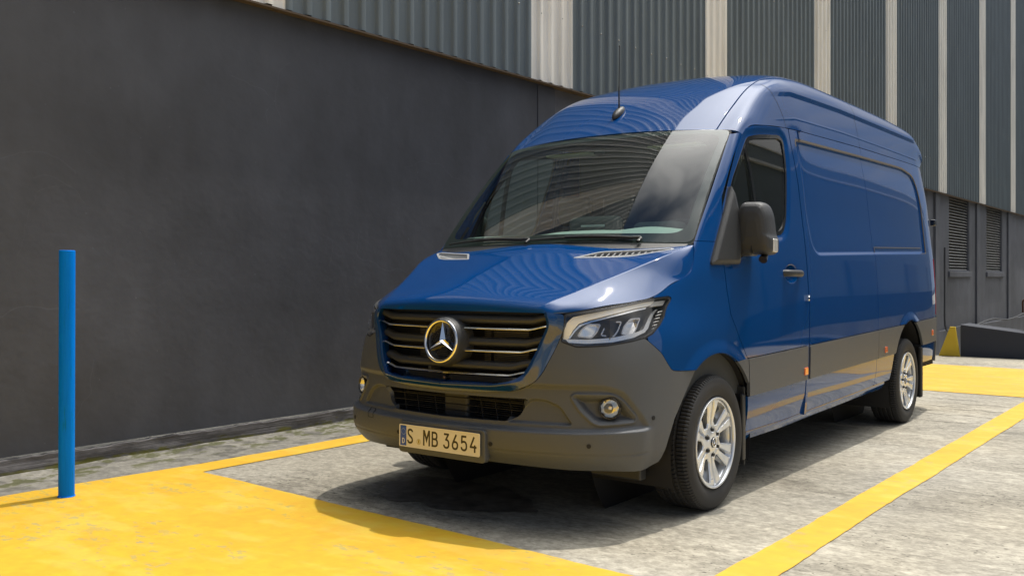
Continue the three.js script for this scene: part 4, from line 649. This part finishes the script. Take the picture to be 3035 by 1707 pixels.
// side body behind the doors
{
  const base = (s, y, p) => Math.min(seamY(p[2]) - GAP - y, arch(p[2], y, -3.665, .50));
  const seg = (name, z0, z1, n, s0, s1) => {
    const up = sheet(lin(s0, s1, n), lin(.75, 2.20, 300), shellRow, (s, y, p) => Math.min(base(s, y, p), z0 - p[2], p[2] - z1, y - mouldTop(p[2]) - GAP), { disp: flankDisp }); pair(name, up, paint);
    const md = sheet(lin(s0, s1, Math.round(n * .6)), lin(.53, .86, 70), shellRow, (s, y, p) => Math.min(arch(p[2], y, -3.665, .50), z0 - p[2], p[2] - z1, mouldTop(p[2]) - GAP - y, y - mouldBot(p[2]) - .002), { disp: () => [.009, 0, 0] }); pair('side_moulding', md, plastic);
    const lo = sheet(lin(s0, s1, Math.round(n * .6)), lin(.30, .64, 70), shellRow, (s, y, p) => Math.min(arch(p[2], y, -3.665, .50), z0 - p[2], Math.max(p[2] - z1, -3.6 - p[2]), p[2] - Math.max(z1, -3.665), mouldBot(p[2]) - .002 - y, y - sillY(p[2]) - .004), { disp: (s, y, p) => [-.004 - .012 * sstep(.50, .34, y), 0, 0] }); pair('lower_skin', lo, paint);
    if (z1 < -4) { const re = sheet(lin(15, s1, 90), lin(.40, .64, 60), shellRow, (s, y, p) => Math.min(arch(p[2], y, -3.665, .50), -3.665 - p[2], p[2] - z1, mouldBot(p[2]) - .002 - y, y - .46), { disp: (s, y, p) => [-.004 - .012 * sstep(.50, .34, y), 0, 0] }); pair('rear_lower_skin', re, paint); }
  };
  pair('door_post', sheet(lin(10.2, 12.2, 110), lin(.34, 2.2, 180), shellRow, (s, y, p) => Math.min(seamY(p[2]) - GAP - y, DOORR - GAP * 1.4 - p[2], p[2] - SLIDE), { disp: (s, y, p) => { const a = flankDisp(s, y, p); a[0] -= .0025; return a; } }), paint);
  seg('side_panel', SLIDE - GAP, SEAM + .001, 200, 10.2, 14.2); seg('rear_side_panel', SEAM - .001 - GAP, -4.63, 210, 12.8, 17.4);
  // rail along the top of the stamped panel and round its rear end
  const off = (dx) => (y) => { const r = shellRow(y); return (s) => { const p = r(s); p[0] += dx; return p; }; };
  const rail = sheet(lin(10.4, 17.0, 800), lin(1.36, 2.14, 380), off(.0005), (s, y, p) => { const d = panelF(p[2], y); return Math.min(.0075 - Math.abs(d - .004), y - 1.40, Math.max(y - 2.03, -4.15 - p[2])); }, { skirt: .012 });
  pair('slide_rail', rail, mat([.105, .088, .070], .6));
  pair('rail_cover', sheet(lin(13.2, 17, 300), lin(1.36, 1.47, 70), off(-.013), (s, y, p) => { const yl = 1.4195 + .0205 * (-p[2] - 2.8); return Math.min(p[2] + 4.19, -2.79 - p[2], Math.abs(y - yl) < .003 || (Math.abs(p[2] + 2.795) < .006 && y < yl) ? .004 : -.004, yl + .003 - y); }, { skirt: .003, disp: () => [.004, 0, 0] }), mat([.14, .13, .12], .5));
  // rear corner with tail lamp, rear bumper
  const rg = sheet(lin(16, 21, 120), lin(.80, 2.19, 120), shellRow, (s, y, p) => Math.min(-4.632 - p[2], 1), { skirt: .01 }); pair('rear_corner', rg, paint);
  pair('tail_lamp', sheet(lin(16.6, 18.6, 50), lin(.86, 1.36, 60), off(.006), (s, y, p) => Math.min(-4.66 - p[2], p[2] + 4.90), { skirt: .02, close: 1 }), redLens);
  const rb = sheet(lin(16, 21, 120), lin(.42, .835, 60), off(.010), (s, y, p) => Math.min(-4.634 - p[2], y - .44), { skirt: .02 }); pair('rear_bumper', rb, plastic);
  for (const y of [.80, 1.70]) pair('rear_hinge', rbox(.86, .905, y - .03, y + .03, -4.93, -4.86, .012), gloss);
  // sill under the doors
  const sl = sheet(lin(9.6, 14.6, 200), lin(.27, .40, 20), shellRow, (s, y, p) => Math.min(sillY(p[2]) + .003 - y, y - sillY(p[2]) + .048, -.41 - p[2] , p[2] + 3.04), { disp: (s, y, p) => [-.014 - .5 * clamp(sillY(p[2]) - .012 - y, 0, 1), 0, 0], skirt: .03 }); pair('sill', sl, paint);
  for (const [z, y] of [[-1.235, .617], [-2.95, .645], [-4.43, .705]]) { const x = shell(sOf(z, y), y)[0]; const g = rbox(x + .004, x + .016, y - .024, y + .024, z - .028, z + .028, .006); pair('side_marker', g, amber); }
}
// --- windscreen
const WSC = (() => {
  const pos = (t) => (x) => { const a = Math.abs(x), g = 1 - Math.pow(a, 2.3); const bz = .047 + .150 * g, by = 1.373 + .012 * g, tz = -.598 + .135 * g, ty = 2.050 + .018 * g, X = x * lerp(.866, .792, t), bow = .022 * 4 * t * (1 - t); return [X, lerp(by, ty, t) + bow * .68, lerp(bz, tz, t) + bow * .73]; };
  return pos;
})();
{
  const edge = sdPoly(roundPoly([[-.995 * .83, .004], [.995 * .83, .004], [.995 * .83, .992], [-.995 * .83, .992]], .05));
  const f = (x, t) => edge(x * .83, t);
  const ws = M('windscreen', sheet(lin(-1, 1, 160), lin(0, 1, 90), WSC, (x, t) => f(x, t), { skirt: .004 }), glass, van);
  const inner = (t) => { const r = WSC(t); return (x) => { const p = r(x); return [p[0], p[1] - .0045, p[2] - .0045]; }; };
  const frit = sdPoly(roundPoly([[-.775, .075], [.775, .075], [.785, .955], [-.785, .955]], .09));
  M('windscreen_border', sheet(lin(-1, 1, 240), lin(0, 1, 140), inner, (x, t) => Math.min(f(x, t) + .002, -frit(x * .83, t)), { skirt: 0 }), mat([.008, .008, .009], .9), ws);
  M('windscreen_seal', sheet(lin(-1, 1, 300), lin(0, 1, 160), inner, (x, t) => .010 - Math.abs(f(x, t) + .006), { skirt: .012 }), black, ws);
  const sg = new THREE.SphereGeometry(.03, 20, 12).scale(1.3, .5, .8); const sp = WSC(.90)(0); sg.translate(sp[0], sp[1] - .05, sp[2] - .04); M('rain_sensor', sg, black, ws);
}
// --- roof
{
  const zc = [-.463, -.60, -.74, -.976, -1.32, -1.614, -2.0, -2.76, -3.6, -4.3, -4.55, -4.72, -4.80], yc = [2.070, 2.178, 2.280, 2.418, 2.535, 2.585, 2.606, 2.612, 2.612, 2.598, 2.565, 2.50, 2.41];
  const ze = [-.640, -.745, -.865, -1.055, -1.34, -1.62, -2.0, -2.76, -3.6, -4.3, -4.52, -4.66, -4.72];
  const rows = zc.map((z, i) => {
    const y = yc[i], e = ze[i], ye = i ? seamY(e) + .002 : 2.022, xe = shell(sOf(e, ye), ye)[0], Hh = y - ye, k = sstep(-1.55, -.70, z);
    const dz = (x) => -.142 * Math.pow(x / .79, 2.3) * k, cr = lerp(.045, .018, k), P = [];
    for (const x of [0, .25, .5, .64]) P.push([x, y - cr * Math.pow(x / .66, 2.4), z + dz(x)]);
    const y3 = y - cr, z4 = z + dz(.735); const fr = [.06, .19, .44, .74, 1], xs = [.725, .782, .815, lerp(.815, xe, .6), xe];
    fr.forEach((f, j) => P.push([xs[j] * (i < 2 ? lerp(1, xs[j] > .79 ? 1 : 1, 1) : 1), lerp(y3, ye, f), lerp(z4, e, [0, .25, .5, .75, 1][j])]));
    return P.flat();
  });
  const Rw = spl([...zc.keys()], rows);
  const cache = new Map(), rowAt = (w) => { let f = cache.get(w); if (!f) { const q = Rw(w), r = []; for (let i = 0; i < 9; i++) r.push([q[3 * i], q[3 * i + 1], q[3 * i + 2]]); f = spl([...r.keys()], r); cache.set(w, f); } return f; };
  const rowAtN = (w) => { const q = Rw(w), r = []; for (let i = 0; i < 9; i++) r.push([q[3 * i], q[3 * i + 1], q[3 * i + 2]]); return spl([...r.keys()], r); };
  const gut = (z) => pl([-4.8, -2.4, -1.45, -1.1, -.9], [2.395, 2.385, 2.362, 2.312, 2.25])(z);
  const disp = (t, w, p) => {
    const fade = sstep(-.95, -1.55, p[2]) * sstep(-4.72, -4.45, p[2]); let d = p[0] > .7 ? .0095 * clamp((p[1] - gut(p[2])) / .030) * fade - .0095 * fade * sstep(0, .10, p[1] - gut(p[2]) - .03) : 0;
    d += p[0] > .7 ? .0012 * sstep(.008, .0, Math.abs(p[1] - (gut(p[2]) - .145)) - .002) * fade : 0;
    const ch = sstep(.045, .02, Math.abs(t - 3.72)); return [d, d * .15 - .012 * ch, 0];
  };
  const vs = lin(0, 12, 420), us = [...lin(0, 3.4, 50), ...lin(3.4, 4.0, 60).slice(1), ...lin(4, 8, 150).slice(1)];
  const findW = (z, t) => { let lo = 0, hi = 12; for (let i = 0; i < 40; i++) { const m = (lo + hi) / 2; if (rowAtN(m)(t)[2] > z) lo = m; else hi = m; } return (lo + hi) / 2; };
  const jointLine = (z0, bow, t0) => { const at = (t, o) => { const z = z0 + bow * sstep(8, 4.5, t) + o, w = findW(z, t), p = rowAtN(w)(t), d = disp(t, w, p); return [p[0] + d[0] + .0006, p[1] + d[1] + .0004, p[2]]; }; return sheet([-1, 0, 1], lin(8, t0, 90), (t) => (o) => at(t, o * -.0019), null, { skirt: 0, flip: true }); };
  const g = sheet(us, vs, (w) => (t) => rowAt(w)(t), null, { disp, flip: false, skirt: .012, close: 1 });
  const roof = M('roof', merge([g, mirrorX(g)]), paint, van);
  pair('roof_joint', jointLine(SEAM, 0, 4.0), black, roof); pair('roof_joint', jointLine(-1.275, .14, 4.2), black, roof);
  const under = sheet(lin(0, 8, 60), lin(0, 12, 120), (w) => (t) => { const p = rowAt(w)(t); return [p[0] - .016 * (p[0] > .1 ? 1 : 0), p[1] - .016, p[2]]; }, null, { skirt: 0 });
  M('roof_lining', merge([under, mirrorX(under)]), black, van);
  // antenna
  const an = new THREE.Group(); an.name = 'antenna'; van.add(an); const b = rowAt(1.45)(0), b2 = rowAt(1.9)(0);
  const base = new THREE.SphereGeometry(1, 28, 18).scale(.030, .026, .075); const sl = Math.atan2(b2[1] - b[1], b[2] - b2[2]); base.rotateX(sl); base.translate(0, b[1] + .010, b[2]);
  M('antenna_base', base, plasticDark, an);
  const mast = [0, 2.292, -.690]; M('mast', [rod([0, b[1] + .02, b[2] - .008], [0, 2.40, -.665], .0062, .0042, 10), rod([0, 2.40, -.665], [.0, 2.655, -.672], .0032, .0026, 8), new THREE.SphereGeometry(.005, 8, 6).translate(0, 2.658, -.672)], plasticDark, an);
}
// --- wipers
{
  const wp = (x0, x1, n) => { const w = new THREE.Group(); w.name = 'wiper'; van.add(w); const pts = [], b = []; for (let k = 0; k <= 14; k++) { const x = lerp(x0, x1, k / 14), p = WSC(.020 + .014 * Math.sin(Math.PI * k / 14))(x / .86); pts.push([p[0], p[1] + .010, p[2] + .012]); b.push([p[0], p[1] + .005, p[2] + .006]); }
    M('wiper_arm', [tube(pts.slice(0, 11), .006, 40, 6), tube([[x0, pts[0][1] - .02, pts[0][2] + .03], pts[0], pts[1]], .009, 10, 8)], plasticDark, w); M('wiper_blade', [tube(b.map((p) => [p[0] - .05 * Math.sign(x0 - x1), p[1], p[2]]), .005, 50, 6)], black, w); };
  wp(.60, -.02); wp(-.08, -.70);
  M('scuttle', sheet(lin(-.84, .84, 60), lin(0, 1, 6), (v) => (x) => { const p = WSC(0)(x / .866); return [x, p[1] - .004 - .03 * v, p[2] + .002 + .05 * v]; }, null, { skirt: .01 }), plasticDark, van);
}
// --- mirrors
{
  const mirrorPlastic = phys([.040, .043, .048], .42, 0, { bumpMap: fineBump, bumpScale: .0007 });
  const build = (q) => {
    const m = new THREE.Group(); m.name = 'door_mirror'; van.add(m); const put = (n, g, mt) => { if (n !== 'mirror_sail') g.translate(-.075, 0, -.195); return M(n, q > 0 ? g : mirrorX(g), mt, m); };
    const outline = roundPoly([[.975, 1.385, .03], [.988, 1.56, .06], [1.012, 1.612, .05], [1.13, 1.608, .07], [1.160, 1.55, .08], [1.176, 1.425, .02], [1.190, 1.40, .02], [1.188, 1.335, .03], [1.165, 1.316, .03], [.985, 1.322, .02]], .03, 8);
    const c = [1.09, 1.46]; const ring = (k, z) => outline.map(([x, y]) => [c[0] + (x - c[0]) * k, c[1] + (y - c[1]) * k, z]);
    const prof = [[.30, -.160], [.62, -.165], [.82, -.175], [.92, -.187], [.97, -.203], [.995, -.225], [1.0, -.25], [.99, -.28], [.965, -.30], [.93, -.305]];
    const us = lin(0, outline.length, outline.length), g = sheet(us, lin(0, prof.length - 1, 40), (v) => { const i = Math.min(prof.length - 2, Math.floor(v)), t = v - i, k = lerp(prof[i][0], prof[i + 1][0], t), z = lerp(prof[i][1], prof[i + 1][1], t); const r = ring(k, z); return (u) => [...r[Math.round(u) % r.length]]; }, null, { skirt: 0, flip: false });
    const cap = new THREE.ShapeGeometry(new THREE.Shape(ring(.30, 0).map((p) => new THREE.Vector2(p[0], p[1])))); cap.translate(0, 0, -.160);
    put('mirror_housing', merge([mergeVertices(g), cap]), mirrorPlastic);
    const bk = new THREE.ShapeGeometry(new THREE.Shape(ring(.93, 0).map((p) => new THREE.Vector2(p[0], p[1])))); bk.translate(0, 0, -.304); put('mirror_glass', bk, chrome);
    put('mirror_arm', rbox(.925, 1.082, 1.312, 1.402, -.28, -.175, .018, 3), mirrorPlastic);
    put('arm_joint', rbox(1.080, 1.086, 1.326, 1.398, -.27, -.166, .002), black);
    put('mirror_foot', boxUV(rbox(.915, .985, 1.268, 1.335, -.33, -.20, .015)), plastic);
    put('turn_repeater', rbox(1.179, 1.1925, 1.332, 1.405, -.275, -.215, .006), phys([.75, .74, .70], .2, .3, { clearcoat: 1 }));
    const cam = new THREE.CylinderGeometry(.018, .024, .04, 18).rotateX(-.9).translate(1.135, 1.303, -.215); put('mirror_camera', cam, gloss);
    const sail = sdPoly(roundPoly([[-.02, 1.262, .03], [-.325, 1.268, .02], [-.40, 1.45, .02], [-.405, 1.66, .01], [-.385, 1.705, .008]], .01)), off = (y) => { const r = shellRow(y); return (s) => { const p = r(s); p[0] += .012; return p; }; };
    put('mirror_sail', sheet(lin(7.5, 10.6, 170), lin(1.25, 1.72, 130), off, (s, y, p) => sail(p[2], y), { skirt: .03, disp: (s, y, p) => [.010 * sstep(0, .03, sail(p[2], y)), 0, 0] }), plasticDark);
  };
  build(1); build(-1);
}
// --- wheels
{
  const L = (pts, k) => new THREE.LatheGeometry(pts.map((a) => new THREE.Vector2(...a)), k).rotateZ(-Math.PI / 2);   // axis along +x
  // tyre: profile (radius, x) with four circumferential grooves; lateral sipes cut by angle
  const prof = [[.232, .098], [.240, .104], [.255, .1125], [.275, .118], [.296, .1185], [.312, .1155], [.324, .111], [.331, .107], [.336, .102], [.3395, .097]];
  const tread = []; for (const x of lin(.094, -.094, 94)) tread.push([.3475 - .004 * Math.pow(Math.abs(x) / .094, 3), x]);
  const full = [...prof, ...tread, ...prof.slice().reverse().map(([r, x]) => [r, -x])];
  const groove = (x) => { let d = 0; for (const c of [-.052, -.018, .018, .052]) d = Math.max(d, sstep(.0075, .0050, Math.abs(x - c))); return d; };
  const nA = 864; const tyre = sheet(lin(0, nA, nA), lin(0, full.length - 1, full.length - 1), (v) => { const [r, x] = full[Math.round(v)]; return (k) => { const a = k / nA * 2 * Math.PI, ax = Math.abs(x); let rr = r; if (r > .333) { const sh = ax > .058, ph = ((k + (sh ? 0 : x * 160)) % (sh ? 8 : 9.6) + 9.6) % (sh ? 8 : 9.6); rr -= .010 * groove(x); if (ph < 2.1 && ax < .109) rr -= sh ? .009 : (Math.abs(ax - .035) < .012 || ax < .011 ? .0045 : 0); } else if (r > .285 && r < .300 && x > 0) rr += 0; return [x, rr * Math.cos(a), rr * Math.sin(a)]; }; }, null, { skirt: 0, flip: true });
  // rim face in polar form, windows cut through, grooves sunk between twin spokes
  const tri = (r, a) => { const m = ((a + Math.PI / 6) % (Math.PI / 3) + Math.PI / 3) % (Math.PI / 3) - Math.PI / 6; return m; };   // angle from the nearest twin-spoke axis
  const gw = (r) => .004 + .050 * clamp((r - .07) / .15) * .16, sw = (r) => .020 + .030 * Math.pow(clamp((r - .06) / .15), 1.3);
  const face = (r) => -.014 * Math.pow(sstep(.03, .10, r), 1) * 0 + .016 * sstep(.10, .215, r) - .010 * sstep(.04, .09, r) + .012;
  const winD = (r, a) => { const m = Math.abs(tri(r, a)), x = r * Math.sin(m) - (gw(r) + sw(r)); const slot = Math.min(gw(r) * .8 - r * Math.sin(m), r - .150, .2065 - r); return Math.max(Math.min(x, r - .088 - .02 * clamp(1 - x / .02), .2085 - r), slot); };
  const rimFace = sheet(lin(.026, .224, 110), lin(0, 2 * Math.PI, 432), (a) => (r) => [face(r), r * Math.cos(a), r * Math.sin(a)], (r, a) => -winD(r, a), { skirt: .045, flip: false, disp: (r, a) => { const m = tri(r, a), t = Math.abs(r * Math.sin(m)); let d = -.022 * sstep(gw(r) + .002, gw(r) - .002, t) * sstep(.078, .092, r) * sstep(.222, .212, r); const e = -winD(r, a); d -= .006 * sstep(.006, 0, e) * (r < .207 ? 1 : 0); d -= .010 * sstep(.0165, .0135, Math.hypot(r * Math.cos(m) - .065, r * Math.sin(m))); return [d, 0, 0]; } });
  const lip = L([[.222, .026], [.226, .031], [.231, .032], [.2335, .029], [.2335, .022], [.228, .010], [.214, -.005], [.207, -.06], [.207, -.20], [.222, -.215]], 96);
  const bolts = []; for (let k = 0; k < 6; k++) { const a = k * Math.PI / 3, h = new THREE.CylinderGeometry(.0085, .0095, .02, 6).rotateZ(-Math.PI / 2); h.translate(.006, .065 * Math.cos(a), .065 * Math.sin(a)); bolts.push(h); }
  const cap = L([[.0, .019], [.018, .0185], [.026, .016], [.029, .010], [.029, 0]], 40);
  const sP = []; for (let k = 0; k < 3; k++) { const a = k * 2 * Math.PI / 3, q = (an, r, h) => [h, r * Math.cos(an), r * Math.sin(an)], top = [.0235, 0, 0], tip = q(a, .0185, .020), l = q(a + Math.PI / 3, .0042, .0195), r = q(a - Math.PI / 3, .0042, .0195); sP.push(...top, ...tip, ...l, ...top, ...r, ...tip); }
  const star = new THREE.BufferGeometry(); star.setAttribute('position', new THREE.BufferAttribute(new Float32Array(sP), 3)); star.computeVertexNormals(); star.setAttribute('uv', new THREE.BufferAttribute(new Float32Array(sP.length / 3 * 2), 2));
  const capRing = new THREE.TorusGeometry(.0225, .0025, 6, 40).rotateY(Math.PI / 2).translate(.0185, 0, 0);
  const disc = L([[.05, -.05], [.15, -.05], [.15, -.075], [.05, -.075]], 60), drum = L([[.0, -.045], [.075, -.045], [.078, -.10], [.06, -.18]], 40), caliper = rbox(-.12, -.03, .06, .15, -.08, .08, .02);
  const back = new THREE.CircleGeometry(.206, 48).rotateY(Math.PI / 2).translate(-.20, 0, 0), valve = rod([-.004, -.193, .045], [.022, -.180, .042], .004, .0035, 8);
  const wheel = (x, z, turn) => {
    const w = new THREE.Group(); w.name = 'wheel'; van.add(w); w.position.set(x, .3455, z); w.rotation.y = turn;
    const t = M('tyre', tyre, rubber, w); t.position.x = -.083; M('rim', [rimFace, lip], alu, w); M('bolts', bolts, steelDark, w); M('hub_cap', [cap], gloss, w); M('hub_star', [star, capRing], chrome, w); M('brake', [disc, drum, caliper, back], steelDark, w); M('valve', valve, chrome, w); return w;
  };
  for (const z of [0, -3.665]) { wheel(.942, z, 0).rotation.x = z ? .35 : .06; wheel(-.942, z, Math.PI); }
}
// --- wheel wells, mud flaps, underbody
{
  const well = (zc, r) => { const g = sheet(lin(-.35, Math.PI + .35, 50), lin(.50, .955, 6), (x) => (a) => [x, .345 + r * Math.sin(a), zc + r * Math.cos(a)], null, { skirt: 0 }); const inner = new THREE.CircleGeometry(r, 40).rotateY(Math.PI / 2).translate(.50, .345, zc); return merge([g, inner]); };
  pair('wheel_well', well(0, .472), black); pair('wheel_well', well(-3.665, .508), black);
  const flap = (z, x1, h) => rbox(.70, x1, .17, h, z - .012, z, .005, 1);
  pair('mud_flap', merge([flap(-.372, .965, .60), rbox(.945, .968, .20, .56, -.385, -.345, .008)]), plasticDark); pair('mud_flap', merge([flap(-4.06, .975, .62), rbox(.955, .985, .17, .60, -4.10, -4.03, .012)]), black);
  M('underbody', [box(-.50, .50, .30, .60, -4.7, .80), box(-.90, .90, .32, .52, -3.10, -.52), box(-.90, .90, .40, .60, -4.80, -4.2), box(-.70, .70, .31, .35, .50, .70), box(-.86, .86, .52, .80, -4.8, -4.25)], black, van);
  M('engine_bay', [box(-.78, .78, .55, 1.0, .45, .74), box(-.50, .50, .6, 1.05, -.2, .5)], black, van);
  M('front_deflector', [rbox(-.45, .50, .245, .33, .58, .64, .01), rbox(.56, .84, .225, .33, .50, .56, .01)], plasticDark, van);
}
// --- cab interior
{
  const c = new THREE.Group(); c.name = 'cab_interior'; van.add(c);
  const trim = mat([.34, .355, .34], .75), dark = mat([.06, .064, .065], .85), seatM = mat([.055, .06, .064], .9);
  const dash = sheet(lin(-.86, .86, 90), lin(0, 1, 40), (v) => (x) => { const g = 1 - Math.pow(Math.abs(x) / .87, 2.3), zf = .03 + .145 * g, z = lerp(zf, -.42, v), bin = Math.exp(-Math.pow((x - .42) / .22, 2)) * .055 * sstep(.45, .8, v), mid = Math.exp(-Math.pow(x / .20, 4)) * .06 * sstep(.35, .7, v); return [x, 1.366 + .100 * sstep(0, .62, v) + bin * .6 + mid * .3 - .11 * sstep(.86, 1, v) - .012 * sstep(.0, .2, v), z]; }, null, { skirt: .06, close: 1 });
  M('dashboard', dash, trim, c);
  M('dash_front', rbox(-.84, .84, .85, 1.22, -.50, -.30, .04), dark, c);
  M('centre_screen', rbox(-.17, .19, 1.20, 1.565, -.42, -.33, .04, 4), dark, c); M('screen_vent', rbox(-.07, .10, 1.498, 1.512, -.336, -.326, .005), mat([.45, .46, .45], .4), c);
  M('instrument_hood', rbox(.27, .58, 1.25, 1.52, -.50, -.33, .05, 4), dark, c);
  const st = new THREE.TorusGeometry(.185, .015, 12, 60); st.rotateX(-.55); st.translate(.42, 1.38, -.58); M('steering_wheel', [st, rbox(.34, .50, 1.31, 1.43, -.60, -.55, .03)], dark, c);
  for (const x of [.42, -.25, -.62]) { const s = new THREE.Group(); s.name = 'seat'; c.add(s); M('seat_back', rbox(x - .22, x + .22, .85, 1.52, -1.16, -1.02, .06, 4), seatM, s); M('head_rest', rbox(x - .13, x + .13, 1.56, 1.76, -1.15, -1.06, .045, 4), seatM, s); M('seat_base', rbox(x - .23, x + .23, .70, .88, -1.10, -.58, .05, 3), seatM, s); }
  M('bulkhead', rbox(-.79, .79, .5, 2.14, -1.46, -1.42, .01), dark, c);
  M('cab_floor', box(-.85, .85, .52, .56, -1.45, .25), dark, c);
  M('firewall', box(-.86, .86, .55, 1.30, .02, .05), dark, c);
  for (const q of [1, -1]) { const lo = sheet(lin(8.3, 12, 40), lin(.56, 1.27, 20), (y) => { const r = shellRow(y); return (s) => { const p = r(s); return [(p[0] - .06) * q, p[1], p[2]]; }; }, null, { skirt: 0 }); M('door_lining', lo, dark, c); }
  M('head_lining', sheet(lin(-.74, .74, 20), lin(-1.42, -.62, 12), (z) => (x) => [x, 2.06 + .10 * sstep(-.6, -1.2, z), z], null, { skirt: 0, flip: true }), mat([.10, .10, .10], .9), c);
  for (const x of [.38, -.38]) M('sun_visor', rbox(x - .17, x + .17, 1.99, 2.005, -.78, -.64, .007), trim, c);
}

renderer.render(scene, camera);
